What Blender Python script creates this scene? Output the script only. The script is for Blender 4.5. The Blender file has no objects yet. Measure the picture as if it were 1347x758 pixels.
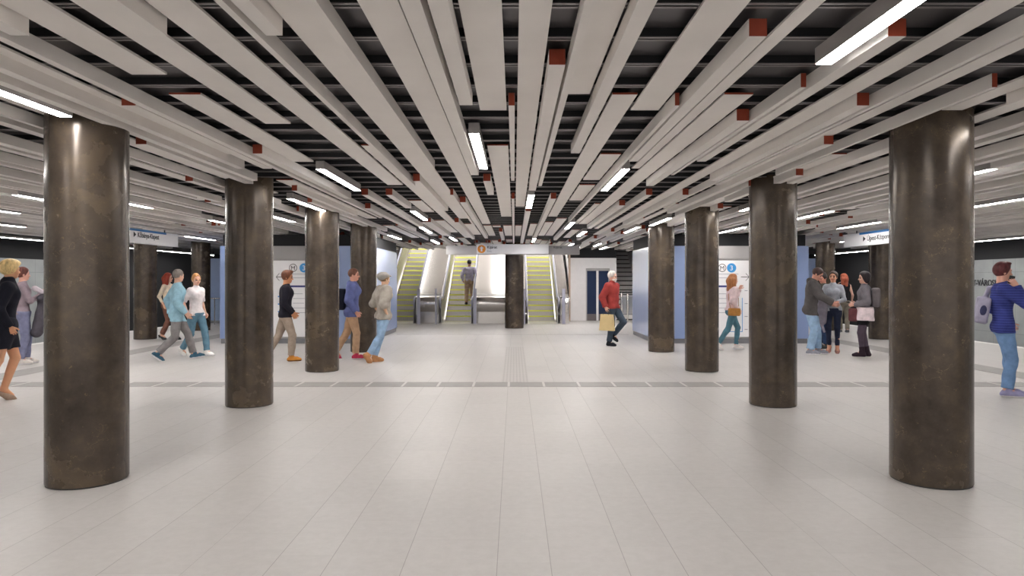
import bpy, math, random
import numpy as np
from mathutils import Vector
random.seed(7)
D = bpy.data
COL = bpy.context.scene.collection
CAMZ = 1.54
F = 900.0
R = math.radians

# ------------------------------------------------------------------ materials
def nt(name):
    m = D.materials.new(name); m.use_nodes = True
    t = m.node_tree
    return m, t, t.nodes['Principled BSDF']
def setb(b, **k):
    for a, v in k.items():
        a = {'base': 'Base Color', 'rough': 'Roughness', 'metal': 'Metallic', 'spec': 'Specular IOR Level', 'ecol': 'Emission Color', 'es': 'Emission Strength', 'coat': 'Coat Weight', 'coatr': 'Coat Roughness', 'alpha': 'Alpha', 'trans': 'Transmission Weight'}[a]
        if a in ('Base Color', 'Emission Color') and len(v) == 3: v = (*v, 1)
        b.inputs[a].default_value = v
def srgb(r, g, b):
    f = lambda c: ((c/255+.055)/1.055)**2.4 if c/255 > .04045 else c/255/12.92
    return (f(r), f(g), f(b))
def math_n(t, op, a, b=None, c=None):
    n = t.nodes.new('ShaderNodeMath'); n.operation = op
    for i, v in enumerate((a, b, c)):
        if v is None: continue
        if isinstance(v, (int, float)): n.inputs[i].default_value = v
        else: t.links.new(v, n.inputs[i])
    return n.outputs[0]
def mixc(t, fac, a, b, mode='MIX'):
    n = t.nodes.new('ShaderNodeMix'); n.data_type = 'RGBA'; n.blend_type = mode
    for s, v in ((0, fac), (6, a), (7, b)):
        if isinstance(v, tuple): n.inputs[s].default_value = v if len(v) == 4 else (*v, 1)
        elif isinstance(v, (int, float)): n.inputs[s].default_value = v
        else: t.links.new(v, n.inputs[s])
    return n.outputs[2]
def noise(t, scale, detail=4, rough=.55, vec=None, sc=None):
    n = t.nodes.new('ShaderNodeTexNoise'); n.inputs['Scale'].default_value = scale
    n.inputs['Detail'].default_value = detail; n.inputs['Roughness'].default_value = rough
    if vec is not None:
        if sc:
            mp = t.nodes.new('ShaderNodeMapping'); mp.inputs['Scale'].default_value = sc
            t.links.new(vec, mp.inputs[0]); vec = mp.outputs[0]
        t.links.new(vec, n.inputs['Vector'])
    return n.outputs['Fac']
def ramp(t, fac, stops):
    n = t.nodes.new('ShaderNodeValToRGB'); t.links.new(fac, n.inputs[0])
    e = n.color_ramp.elements
    e[0].position, e[0].color = stops[0][0], (*stops[0][1], 1)
    e[1].position, e[1].color = stops[-1][0], (*stops[-1][1], 1)
    for p, c in stops[1:-1]:
        x = e.new(p); x.color = (*c, 1)
    return n.outputs[0]
def bump(t, b, h, strength=.2, dist=.005):
    n = t.nodes.new('ShaderNodeBump'); n.inputs['Strength'].default_value = strength; n.inputs['Distance'].default_value = dist
    t.links.new(h, n.inputs['Height']); t.links.new(n.outputs[0], b.inputs['Normal'])
def objco(t):
    return t.nodes.new('ShaderNodeTexCoord').outputs['Object']

def plain(name, col, rough=.6, metal=0, var=.06, nscale=6, **k):
    m, t, b = nt(name)
    setb(b, base=col, rough=rough, metal=metal, **k)
    if var:
        f = noise(t, nscale, 3, .6, objco(t))
        lo = tuple(c*(1-var) for c in col); hi = tuple(min(1, c*(1+var)) for c in col)
        t.links.new(ramp(t, f, [(.3, lo), (.7, hi)]), b.inputs['Base Color'])
    return m
_cloth = {}
def cloth(name, col, rough=.9, scale=60, stripes=None):
    m, t, b = nt(name)
    setb(b, rough=rough, spec=.25)
    co = objco(t)
    f = noise(t, 9, 4, .6, co)
    c = ramp(t, f, [(.3, tuple(x*.78 for x in col)), (.7, tuple(min(1, x*1.15) for x in col))])
    if stripes:
        sp = t.nodes.new('ShaderNodeSeparateXYZ'); t.links.new(co, sp.inputs[0])
        fr = math_n(t, 'FRACT', math_n(t, 'MULTIPLY', sp.outputs[2], stripes[0]))
        c = mixc(t, math_n(t, 'GREATER_THAN', fr, stripes[1]), c, stripes[2])
    t.links.new(c, b.inputs['Base Color'])
    f2 = noise(t, 14, 3, .5, co, (1, 1, .5))
    bump(t, b, f2, .6, .012)
    return m

# --- column: mottled patinated metal
def mk_column():
    m, t, b = nt('patinated_bronze')
    co0 = objco(t)
    oi = t.nodes.new('ShaderNodeObjectInfo'); va = t.nodes.new('ShaderNodeVectorMath'); va.operation = 'ADD'
    cx = t.nodes.new('ShaderNodeCombineXYZ'); rz = math_n(t, 'MULTIPLY', oi.outputs['Random'], 37.0)
    t.links.new(rz, cx.inputs[2]); t.links.new(rz, cx.inputs[0]); t.links.new(co0, va.inputs[0]); t.links.new(cx.outputs[0], va.inputs[1]); co = va.outputs[0]
    n1 = noise(t, 1.7, 8, .6, co); n2 = noise(t, 5, 9, .68, co); n3 = noise(t, 60, 3, .6, co)
    a = ramp(t, n1, [(.32, srgb(54, 44, 37)), (.5, srgb(84, 73, 64)), (.74, srgb(126, 107, 82))])
    bb = ramp(t, n2, [(.3, srgb(60, 50, 42)), (.5, srgb(86, 76, 67)), (.78, srgb(128, 110, 84))])
    c = mixc(t, .5, a, bb)
    # fine pale scratches / veins
    nv = noise(t, 2.6, 6, .6, co)
    line = math_n(t, 'MULTIPLY', math_n(t, 'LESS_THAN', math_n(t, 'ABSOLUTE', math_n(t, 'SUBTRACT', nv, .5)), .0022), math_n(t, 'GREATER_THAN', n1, .5))
    c = mixc(t, math_n(t, 'MULTIPLY', line, .45), c, srgb(150, 128, 96))
    n4 = noise(t, 26, 5, .7, co)
    c = mixc(t, math_n(t, 'MULTIPLY', math_n(t, 'GREATER_THAN', n4, .66), .35), c, srgb(150, 126, 84))
    # panel tone: sheets round the shaft differ slightly
    sp = t.nodes.new('ShaderNodeSeparateXYZ'); t.links.new(co0, sp.inputs[0])
    ang = math_n(t, 'MULTIPLY', math_n(t, 'ARCTAN2', sp.outputs[1], sp.outputs[0]), 4/(2*math.pi))
    wn = t.nodes.new('ShaderNodeTexWhiteNoise'); wn.noise_dimensions = '1D'; t.links.new(math_n(t, 'FLOOR', ang), wn.inputs['W'])
    tone = ramp(t, wn.outputs['Value'], [(0, (.84, .84, .84)), (1, (1.08, 1.08, 1.08))])
    c = mixc(t, 1.0, c, tone, 'MULTIPLY')
    t.links.new(c, b.inputs['Base Color'])
    r = ramp(t, n1, [(.3, (.2,)*3), (.7, (.3,)*3)])
    t.links.new(r, b.inputs['Roughness'])
    setb(b, metal=.35, spec=.5)
    bump(t, b, n2, .02, .003)
    return m

# --- floor: longitudinal strips of pale stone tiles, fine joints
def mk_floor():
    m, t, b = nt('pale_stone_tiles')
    geo = t.nodes.new('ShaderNodeNewGeometry'); sp = t.nodes.new('ShaderNodeSeparateXYZ'); t.links.new(geo.outputs['Position'], sp.inputs[0])
    P = 3.534
    x = math_n(t, 'FLOORED_MODULO', math_n(t, 'ADD', sp.outputs[0], 1.75), P)
    J = [0, .435, .736, 1.15, 1.657, 1.948, 2.36, 2.66, 3.097]
    line = None; ids = None
    for j in J:
        l = math_n(t, 'LESS_THAN', math_n(t, 'ABSOLUTE', math_n(t, 'SUBTRACT', x, j if j else P)), .0022)
        line = l if line is None else math_n(t, 'MAXIMUM', line, l)
        g = math_n(t, 'GREATER_THAN', x, j)
        ids = g if ids is None else math_n(t, 'ADD', ids, g)
    ids = math_n(t, 'ADD', ids, math_n(t, 'MULTIPLY', math_n(t, 'FLOOR', math_n(t, 'DIVIDE', math_n(t, 'ADD', sp.outputs[0], 1.75), P)), 9))
    yy = math_n(t, 'ADD', math_n(t, 'DIVIDE', sp.outputs[1], .9), math_n(t, 'MULTIPLY', ids, .37))
    yl = math_n(t, 'LESS_THAN', math_n(t, 'FRACT', yy), .0045)
    tid = math_n(t, 'ADD', math_n(t, 'FLOOR', yy), math_n(t, 'MULTIPLY', ids, 17.3))
    wn = t.nodes.new('ShaderNodeTexWhiteNoise'); wn.noise_dimensions = '1D'; t.links.new(tid, wn.inputs['W'])
    base = ramp(t, wn.outputs['Value'], [(0, srgb(186, 181, 178)), (1, srgb(196, 191, 188))])
    n1 = noise(t, .7, 3, .5, geo.outputs['Position']); n2 = noise(t, 14, 6, .7, geo.outputs['Position'])
    base = mixc(t, .5, base, ramp(t, n1, [(.3, srgb(184, 180, 177)), (.7, srgb(196, 191, 187))]))
    base = mixc(t, .18, base, ramp(t, n2, [(.3, srgb(160, 155, 152)), (.7, srgb(210, 206, 203))]))
    c = mixc(t, math_n(t, 'MULTIPLY', line, .5), base, srgb(105, 98, 95))
    c = mixc(t, math_n(t, 'MULTIPLY', yl, .14), c, srgb(105, 98, 95))
    t.links.new(c, b.inputs['Base Color'])
    setb(b, rough=.42, spec=.35)
    return m

M = {}
M['column'] = mk_column()
M['floor'] = mk_floor()
M['slat'] = plain('warm_white_paint', srgb(239, 234, 229), .55, var=.025, nscale=3)
M['redend'] = plain('rust_red_end', srgb(150, 60, 34), .6, var=.08, nscale=20)
M['housing'] = plain('grey_aluminium', srgb(175, 170, 168), .45, var=.02)
m, t, b = nt('led_diffuser'); setb(b, base=(1, 1, 1), ecol=(1, .972, .945), es=34); M['led'] = m
m, t, b = nt('added_lamp_diffuser'); setb(b, base=(1, 1, 1), ecol=(1, .98, .96), es=10); M['led_added'] = m
M['ceil'] = plain('charcoal_deck', srgb(84, 81, 83), .38, .3, var=.12, nscale=2)
M['joist'] = plain('black_steel', (.012, .012, .014), .5, var=.05)
M['lip'] = plain('galvanised_lip', srgb(150, 146, 145), .35, .6, var=.1)
M['blue'] = plain('blue_glass_panel', srgb(136, 156, 200), .22, var=.015, spec=.6, coat=.3, coatr=.15)
M['blue2'] = plain('pale_blue_panel', srgb(140, 158, 196), .3, var=.02)
M['plinth'] = plain('grey_plinth', srgb(120, 120, 124), .5, var=.04)
M['header'] = plain('grey_header', srgb(168, 165, 164), .5, var=.02)
M['white'] = plain('white_panel', srgb(240, 239, 240), .35, var=.0)
M['band'] = plain('grey_band_stone', srgb(148, 143, 140), .5, var=.08, nscale=5)
M['bandlight'] = plain('light_joint_stone', srgb(198, 193, 190), .5, var=.04)
M['edge'] = plain('platform_edge_stone', srgb(222, 219, 216), .5, var=.04)
M['black'] = plain('black_void', (.006, .006, .008), .7, var=0)
M['pit'] = plain('track_ballast', srgb(46, 43, 42), .9, var=.2, nscale=10)
M['darkbrown'] = plain('dark_brown_wall', srgb(72, 64, 60), .5, var=.05)
M['lintel'] = plain('grey_lintel', srgb(178, 174, 172), .5, var=.02)
M['endwall'] = plain('pale_grey_wall', srgb(226, 223, 223), .35, var=.03)
M['steel'] = plain('brushed_steel', srgb(208, 204, 200), .24, 1.0, var=.04, nscale=3)
M['steel2'] = plain('satin_steel', srgb(200, 197, 193), .34, 1.0, var=.05, nscale=5)
M['steelrail'] = plain('rail_steel', srgb(190, 186, 184), .25, 1.0, var=0)
M['post'] = plain('grey_post', srgb(168, 168, 184), .4, var=.02)
M['yellow'] = plain('yellow_nosing', srgb(228, 232, 92), .5, var=.04)
M['doorglass'] = plain('dark_blue_glass', srgb(42, 52, 78), .12, var=0)
M['doorbase'] = plain('door_kick_plate', srgb(104, 96, 96), .4, var=.03)
M['orange'] = plain('orange_disc', srgb(240, 150, 40), .4, var=0)
M['signblue'] = plain('sign_blue', srgb(30, 110, 175), .4, var=0)
M['navy'] = plain('navy_print', srgb(40, 48, 120), .5, var=0)
M['cyan'] = plain('blue_print', srgb(60, 150, 215), .4, var=0)
M['ink'] = plain('black_print', srgb(40, 40, 46), .5, var=0)
M['inkgrey'] = plain('grey_print', srgb(165, 165, 175), .5, var=0)
M['rubber'] = plain('black_rubber', (.02, .02, .02), .5, var=0)
M['bronze'] = plain('tan_jamb', srgb(186, 160, 140), .5, var=.03)
m, t, b = nt('clear_glass'); setb(b, base=(.9, .95, .95), rough=.05, trans=1.0); M['glass'] = m
# escalator tread: ribbed steel
m, t, b = nt('ribbed_tread'); setb(b, metal=.9, rough=.36)
co = objco(t); sp = t.nodes.new('ShaderNodeSeparateXYZ'); t.links.new(co, sp.inputs[0])
fr = math_n(t, 'FRACT', math_n(t, 'MULTIPLY', sp.outputs[0], 55))
t.links.new(mixc(t, math_n(t, 'GREATER_THAN', fr, .5), srgb(225, 221, 214), srgb(165, 160, 154)), b.inputs['Base Color']); M['tread'] = m
# track wall: grey cladding with faint panel joints
m, t, b = nt('grey_wall_cladding'); setb(b, rough=.45)
geo = t.nodes.new('ShaderNodeNewGeometry'); sp = t.nodes.new('ShaderNodeSeparateXYZ'); t.links.new(geo.outputs['Position'], sp.inputs[0])
a1 = math_n(t, 'LESS_THAN', math_n(t, 'FRACT', math_n(t, 'DIVIDE', sp.outputs[1], .9)), .02)
a2 = math_n(t, 'LESS_THAN', math_n(t, 'FRACT', math_n(t, 'DIVIDE', sp.outputs[2], .9)), .02)
nn = ramp(t, noise(t, 1.5, 4, .5, geo.outputs['Position']), [(.3, srgb(140, 143, 143)), (.7, srgb(158, 161, 160))])
t.links.new(mixc(t, math_n(t, 'MULTIPLY', math_n(t, 'MAXIMUM', a1, a2), .35), nn, srgb(95, 98, 98)), b.inputs['Base Color']); M['trackwall'] = m
# tactile paving: small square studs
m, t, b = nt('tactile_paving_mat'); setb(b, rough=.5)
geo = t.nodes.new('ShaderNodeNewGeometry'); sp = t.nodes.new('ShaderNodeSeparateXYZ'); t.links.new(geo.outputs['Position'], sp.inputs[0])
fx = math_n(t, 'FRACT', math_n(t, 'MULTIPLY', sp.outputs[0], 1/.0525)); fy = math_n(t, 'FRACT', math_n(t, 'MULTIPLY', sp.outputs[1], 1/.21))
st = math_n(t, 'MULTIPLY', math_n(t, 'GREATER_THAN', fx, .55), math_n(t, 'GREATER_THAN', fy, .3))
t.links.new(mixc(t, st, srgb(190, 185, 182), srgb(172, 167, 164)), b.inputs['Base Color']); M['tactile'] = m

# ------------------------------------------------------------------ mesh helpers
class MB:
    def __init__(s): s.v = []; s.f = []; s.mi = []
    def box(s, x0, x1, y0, y1, z0, z1, mi=0, fm=None):
        n = len(s.v)
        s.v += [(x0,y0,z0),(x1,y0,z0),(x1,y1,z0),(x0,y1,z0),(x0,y0,z1),(x1,y0,z1),(x1,y1,z1),(x0,y1,z1)]
        q = [(0,3,2,1),(4,5,6,7),(0,1,5,4),(1,2,6,5),(2,3,7,6),(3,0,4,7)]   # bottom top front right back left
        for i, a in enumerate(q):
            s.f.append(tuple(n+k for k in a)); s.mi.append(fm.get(i, mi) if fm else mi)
        return s
    def prism(s, pts, axis, a0, a1, mi=0):
        """polygon pts (2D) extruded along axis: 'x' -> pts are (y,z); 'y' -> (x,z); 'z' -> (x,y)"""
        n = len(s.v); k = len(pts)
        def P(p, a): return {'x': (a, p[0], p[1]), 'y': (p[0], a, p[1]), 'z': (p[0], p[1], a)}[axis]
        s.v += [P(p, a0) for p in pts] + [P(p, a1) for p in pts]
        s.f.append(tuple(range(n, n+k))); s.f.append(tuple(reversed(range(n+k, n+2*k)))); s.mi += [mi, mi]
        for i in range(k):
            j = (i+1) % k
            s.f.append((n+j, n+i, n+k+i, n+k+j)); s.mi.append(mi)
        return s
    def tube(s, path, r, seg=12, mi=0, cap=True):
        n0 = len(s.v); P = [Vector(p) for p in path]
        rs = r if isinstance(r, (list, tuple)) else [r]*len(P)
        for i, p in enumerate(P):
            d = (P[min(i+1, len(P)-1)]-P[max(i-1, 0)]).normalized()
            a = Vector((1, 0, 0)) if abs(d.x) < .9 else Vector((0, 1, 0))
            u = d.cross(a).normalized(); w = d.cross(u)
            for k in range(seg):
                an = 2*math.pi*k/seg
                s.v.append(tuple(p+u*math.cos(an)*rs[i]+w*math.sin(an)*rs[i]))
        for i in range(len(P)-1):
            for k in range(seg):
                a = n0+i*seg+k; b2 = n0+i*seg+(k+1) % seg
                s.f.append((a, b2, b2+seg, a+seg)); s.mi.append(mi)
        if cap:
            s.f.append(tuple(reversed(range(n0, n0+seg)))); s.mi.append(mi)
            s.f.append(tuple(range(n0+(len(P)-1)*seg, n0+len(P)*seg))); s.mi.append(mi)
        return s
    def cyl(s, x, y, z0, z1, r, seg=32, mi=0): return s.tube([(x, y, z0), (x, y, z1)], r, seg, mi)
    def build(s, name, mats, parent=None, smooth=False, loc=None, fix=True):
        me = D.meshes.new(name); me.from_pydata(s.v, [], s.f)
        if not isinstance(mats, (list, tuple)): mats = [mats]
        for m_ in mats: me.materials.append(m_)
        me.polygons.foreach_set('material_index', s.mi)
        if fix:
            import bmesh
            bm = bmesh.new(); bm.from_mesh(me); bmesh.ops.recalc_face_normals(bm, faces=bm.faces[:]); bm.to_mesh(me); bm.free()
        if smooth:
            me.polygons.foreach_set('use_smooth', [True]*len(me.polygons))
            try: me.set_sharp_from_angle(angle=R(40))
            except Exception: pass
        o = D.objects.new(name, me); COL.objects.link(o)
        if loc: o.location = loc
        if parent: o.parent = parent
        return o
def tag(o, label=None, cat=None, group=None, kind=None):
    if label: o['label'] = label
    if cat: o['category'] = cat
    if group: o['group'] = group
    if kind: o['kind'] = kind
    return o
def empty(name, loc=(0, 0, 0), rz=0, **k):
    o = D.objects.new(name, None); COL.objects.link(o); o.location = loc; o.rotation_euler = (0, 0, rz); o.empty_display_size = .2
    tag(o, **k); return o
def struct(mb, name, mat, label=None, **k):
    o = mb.build(name, mat, **k); o['kind'] = 'structure'
    if label: o['label'] = label
    return o
def text(s, size, mat, parent, loc, rot, name='lettering', ext=.002, sx=1, align='LEFT', bold=0):
    c = D.curves.new(name, 'FONT'); c.body = s; c.size = size; c.extrude = ext; c.align_x = align; c.offset = bold
    c.materials.append(mat); o = D.objects.new(name, c); COL.objects.link(o); o.parent = parent
    bpy.context.view_layer.update()
    me = D.meshes.new_from_object(o.evaluated_get(bpy.context.evaluated_depsgraph_get()))
    D.objects.remove(o); o = D.objects.new(name, me); COL.objects.link(o); o.parent = parent
    o.location = loc; o.rotation_euler = rot; o.scale = (sx, 1, 1)
    return o

# ------------------------------------------------------------------ room shell
CX = -.04          # centre line of the column grid
COLR = .283
rows = [5.31, 8.55, 11.79, 15.03, 18.27, 21.5]
struct(MB().box(-11.85, 11.85, -7, 32, -.12, 0), 'floor', M['floor'], 'pale grey stone tiled station floor')
cb = MB()
for bx in ((-16, 16, -7, 26.3), (-16, -5.0, 26.3, 34), (2.2, 3.9, 26.9, 34), (5.2, 16, 26.3, 34)): cb.box(bx[0], bx[1], bx[2], bx[3], 2.858, 3.2)
struct(cb, 'ceiling', M['ceil'], 'dark charcoal ceiling deck above the slats')
for sgn, nm in ((-1, 'left'), (1, 'right')):
    e = MB()
    a, b_ = sorted((sgn*14.5, sgn*14.7))
    struct(MB().box(a, b_, -7, 23, -1.2, 2.2), 'wall_track_'+nm, M['trackwall'], 'grey clad wall across the track')
    e = MB(); e.box(a, b_, 23, 34, -1.2, 3.06); e.box(a, b_, -7, 23, 2.2, 3.06)  # far stretch: black colour stands in for the unlit tunnel
    struct(e, 'wall_upper_'+nm, M['black'], 'black band above the grey track wall and painted dark of the unlit tunnel')
    a, b_ = sorted((sgn*11.85, sgn*14.5))
    struct(MB().box(a, b_, -7, 34, -1.25, -1.1), 'floor_track_'+nm, M['pit'], 'dark track bed')
    a, b_ = sorted((sgn*11.62, sgn*11.86))
    struct(MB().box(a, b_, -7, 26, -.1, .004), 'trim_edge_'+nm, M['edge'], 'pale stone platform edge')
    a, b_ = sorted((sgn*8.02, sgn*8.56))
    struct(MB().box(a, b_, -7, 26, -.05, .003), 'trim_band_'+nm, M['band'], 'darker grey stone band along the platform')
    # end of the platform: black sheet painted for the unlit tunnel mouth
    a, b_ = sorted((sgn*11.0, sgn*14.5))
    struct(MB().box(a, b_, 33.6, 34, -1.2, 3.06), 'wall_tunnel_'+nm, M['black'], 'black sheet for the unlit tunnel end')
struct(MB().box(-11, 11, 33.0, 33.2, 0, 7), 'wall_back', M['darkbrown'], 'dark wall closing the hall behind the escalators')
# cross drain band with light joints
mb = MB(); mb.box(-8.0, 8.0, 9.97, 10.42, -.02, .0035)
x = -7.9
while x < 7.9:
    mb.box(x, x+.035, 9.965, 10.425, .003, .005, 1); x += .52
struct(mb, 'trim_drain', [M['band'], M['bandlight']], 'grey stone band crossing the floor')
struct(MB().box(-.2, .22, 10.42, 16.0, -.02, .004), 'floor_tactile', M['tactile'], 'studded tactile guide strip on the aisle floor')
struct(MB().box(-3.4, 3.3, 19.75, 19.8, -.02, .003), 'trim_joint', M['band'], 'thin grey joint crossing the aisle')

# ------------------------------------------------------------------ columns
def col_label(i, s):
    nth = ['front', 'second', 'third', 'fourth', 'fifth', 'sixth'][i]
    return nth
def column(x, y, label, r=COLR, top=2.84, group='round patinated columns'):
    e = empty('round_column', (x, y, 0), label=label, cat='column', group=group, kind='thing')
    seg = 64
    s = MB(); s.cyl(0, 0, .012, top, r, seg); s.build('shaft', M['column'], e, smooth=True)
    c = MB(); c.cyl(0, 0, 0, .02, r-.006, seg); c.build('base_ring', M['rubber'], e, smooth=True)
    c = MB(); c.cyl(0, 0, top-.01, 2.858, r+.004, 48); c.build('collar', M['joist'], e, smooth=True)
    return e
nm = ['nearest', 'second', 'third', 'fourth']
for i in range(4):
    for s, w in ((-1, 'left'), (1, 'right')):
        lab = f'{nm[i]} round dark bronze column of the row on the {w} of the aisle'
        column(CX+s*3.27, rows[i], lab)
for i, nmn in ((4, 'nearer'), (5, 'farther')):
    for s, w, by in ((-1, 'left', 'red-haired woman'), (1, 'right', 'white-topped woman')):
        lab = {(4, -1): 'dark bronze column left of the woman with red hair, under the hanging sign',
               (5, -1): 'distant dark bronze column behind the couple in teal and white shirts',
               (4, 1): 'dark bronze column behind the woman in grey jacket and white top',
               (5, 1): 'distant dark bronze column behind the man in the dark hooded jacket'}[(i, s)]
        column(CX+s*9.81, rows[i], lab)
column(.0, 22.5, 'single dark bronze column on the centre line before the escalators', r=.31)

# ------------------------------------------------------------------ slatted ceiling
KB, KT = 1.18, 1.266
ZB, ZT = CAMZ+KB, CAMZ+KT
ZP = CAMZ+1.254
MOD = .433
dn = lambda n: 3.298+MOD*n
SEG = []      # kind, x0, x1, n0, n1
def S(kind, s0, s1, *segs):
    K = 1.254 if kind == 'P' else KB
    for q in segs:
        kk = kind
        if len(q) == 3: kk = q[2]; K2 = 1.254 if kk == 'P' else KB
        else: K2 = K
        SEG.append([kk, s0*K2, s1*K2, q[0], min(q[1], 52)])
A = -12
S('P', -.2, -.045, (A, 4), (7, 23), (28, 36), (40, 45))
S('B', -.033, .003, (-5, -1, 'L'), (3, 11), (15, 42))
S('B', -.31, -.237, (A, 3), (5, 9, 'L'), (11, 14), (30, 38))
S('B', -.41, -.335, (A, 10), (40, 46))
S('P', -.56, -.415, (A, 27), (28, 36))
S('P', -.395, -.25, (28, 29))
S('B', -.69, -.615, (16, 36))
S('B', -.742, -.707, (A, 9), (14, 26), (41, 46))
S('P', -.88, -.712, (A, 24), (27, 35))
S('B', -1.01, -.943, (A, 0), (11, 19), (24, 37), (41, 56))
S('B', -1.07, -1.04, (A, 12))
S('P', -1.13, -1.0, (7, 38))
S('P', -1.315, -1.155, (A, 13), (17, 21), (25, 33), (38, 46))
S('B', -1.49, -1.413, (A, 0), (14, 18), (19, 23, 'L'), (24, 34), (35, 39, 'L'), (44, 56))
S('P', -1.58, -1.42, (A, 5), (26, 36))
S('B', -1.77, -1.695, (-5, -1, 'L'), (9, 13, 'L'), (14, 27), (27, 31, 'L'), (36, 46))
S('P', -1.85, -1.68, (A, 2), (3, 9), (33, 36))
S('B', -2.05, -1.975, (A, 0), (7, 15), (18, 30), (38, 42, 'L'), (44, 56))
S('B', -2.14, -2.095, (A, 22), (26, 38))
S('P', -2.36, -2.19, (A, 8), (12, 24), (28, 38))
S('B', -2.235, -2.155, (3, 9))
S('B', -2.46, -2.40, (A, 9), (13, 21))
S('B', -2.62, -2.56, (A, 11), (16, 30))
S('B', -2.763, -2.685, (0, 3.75, 'L'), (6, 13), (15, 19, 'L'), (21, 30), (33, 37, 'L'))
S('P', .017, .137, (A, 19), (28, 36))
S('B', .16, .236, (1, 13), (14, 18, 'L'), (19, 42))
S('B', .252, .288, (A, 12))
S('P', .282, .402, (A, 3), (27, 36), (40, 45))
S('B', .442, .51, (A, 7), (15, 35), (36, 40, 'L'))
S('P', .525, .66, (3, 23), (26, 36), (40, 45))
S('P', .68, .842, (A, 4), (8, 12), (13, 17), (24, 36))
S('B', .914, .94, (3, 24), (40, 46))
S('B', 1.86, 1.93, (36, 44), (47, 51, 'L'))
S('B', .958, 1.032, (0, 8), (9, 13, 'L'), (24, 28, 'L'), (28, 38))
S('P', 1.04, 1.108, (A, 10), (18, 27))
S('P', 1.125, 1.28, (3, 27), (31, 38))
S('B', 1.385, 1.463, (-3, 1, 'L'), (4, 12), (17, 28), (30, 34, 'L'), (40, 50))
S('B', 1.477, 1.505, (2, 10))
S('B', 1.526, 1.6, (0, 8), (14, 28), (33, 38), (42, 46, 'L'))
S('P', 1.695, 1.82, (A, 35))
S('B', 1.95, 2.02, (3, 11), (14, 26), (30, 40))
S('B', 2.044, 2.07, (A, 18), (22, 34))
S('P', 2.085, 2.185, (A, 13), (18, 30), (34, 44))
S('B', 2.26, 2.33, (6, 20), (27, 31, 'L'), (32, 41), (42, 46, 'L'))
S('B', 2.66, 2.73, (10, 16), (30, 38), (47, 51, 'L'))
S('B', 2.463, 2.49, (2, 10), (12, 21))
S('B', 2.43, 2.50, (22, 26, 'L'), (28, 40))
S('P', 2.5, 2.62, (A, 4), (8, 12), (15, 28))
S('B', 2.794, 2.87, (A, 3), (6, 14), (18, 32))
# outer fields: same lane rhythm carried on to the platform edges
rnd = random.Random(12)
LIGHTS_OUT = {-1: [(4.95, [(5, 9), (14, 18), (23, 27), (33, 37)]), (5.75, [(14, 18), (30, 34)]), (7.3, [(16, 20), (25, 29), (34, 38)]), (9.05, [(17, 21), (23, 27), (34, 38)]), (3.7, [(-4, 0), (20, 24), (38, 42)])],
              1: [(3.2, [(0, 4), (15, 19), (34, 38)]), (3.75, [(46, 50)]), (4.235, [(9, 13), (27, 31)]), (4.5, [(19, 23), (36, 40)]), (6.15, [(14, 18), (24, 28), (38, 42)]), (8.3, [(17, 21), (27, 31), (36, 40)]), (5.3, [(2, 6), (31, 35)])]}  # single lamp before the staircase is added to light its risers
for sg in (-1, 1):
    x = 2.86*KB if sg < 0 else 2.96*KB
    k = 0
    used = sorted([(l[0]*KB, l[1]) for l in LIGHTS_OUT[sg]])
    while x < 12.9:
        k += 1
        typ = 'BPbBPB'[k % 6]
        w = {'B': .09, 'P': .17, 'b': .04}[typ]
        gap = rnd.choice([.05, .08, .12]) if x < 8 else rnd.choice([.07, .14, .2])
        hit = [u for u in used if x-.03 <= u[0] < x+w+gap]
        if hit:
            u = hit[0]; used.remove(u); typ = 'B'; w = .09; x = u[0]
            for (a_, b_) in u[1]: SEG.append(['L', sg*x, sg*(x+w), a_, b_])
            occ = u[1]
        else: occ = []
        nmin = int((x/.78-3.298)/MOD)-4
        n = max(-10, nmin)+rnd.randint(-3, 3)
        nend = 52 if x < 5.2 else 50
        while n < nend:
            L_ = rnd.randint(8, 20) if x < 8 else rnd.randint(12, 24)
            n1 = min(n+L_, nend)
            for (a_, b_) in occ:
                if n < b_ and n1 > a_:
                    if n < a_-2: n1 = a_
                    else: n = b_; n1 = max(n1, n+5)
            ok = not any(n < b_ and n1 > a_ for a_, b_ in occ)
            if ok and n1-n >= 3:
                SEG.append([typ.upper() if typ != 'b' else 'B', sg*x, sg*(x+w), n, n1])
            n = n1+rnd.randint(1, 4)
        x += w+gap
# resolve order of edges
for q in SEG:
    if q[1] > q[2]: q[1], q[2] = q[2], q[1]
_l = {}
for q in SEG: _l.setdefault(round(q[1], 3), []).append(q)
for k_, ls_ in _l.items():
    last = max(q[4] for q in ls_)
    if last < 45 and abs(k_) > .05 and abs(k_) < 6.5:
        n_ = max(last+1, 41+rnd.randint(0, 3))
        big = max(ls_, key=lambda q: q[4]-q[3])
        if any(q[1] < ls_[0][2]-.002 and q[2] > ls_[0][1]+.002 and q[4] > n_ and q not in ls_ for q in SEG): continue
        SEG.append(['B' if big[0] == 'L' else big[0], ls_[0][1], ls_[0][2], n_, 52])
lanes = {}
for q in SEG:
    lanes.setdefault((round(q[1], 3)), []).append(q)
neg = sorted([k for k in lanes if k+.05 < 0], key=lambda a: -a); pos = sorted([k for k in lanes if k+.05 >= 0])
ONES = 'zeroth first second third fourth fifth sixth seventh eighth ninth tenth eleventh twelfth thirteenth fourteenth fifteenth sixteenth seventeenth eighteenth nineteenth'.split()
def ordinal(n):
    if n < 20: return ONES[n]
    tens = 'twenty thirty forty fifty sixty seventy eighty ninety'.split()[n//10-2]
    return (tens[:-1]+'ieth') if n % 10 == 0 else tens+'-'+ONES[n % 10]
mesh_cache = {}
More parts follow.
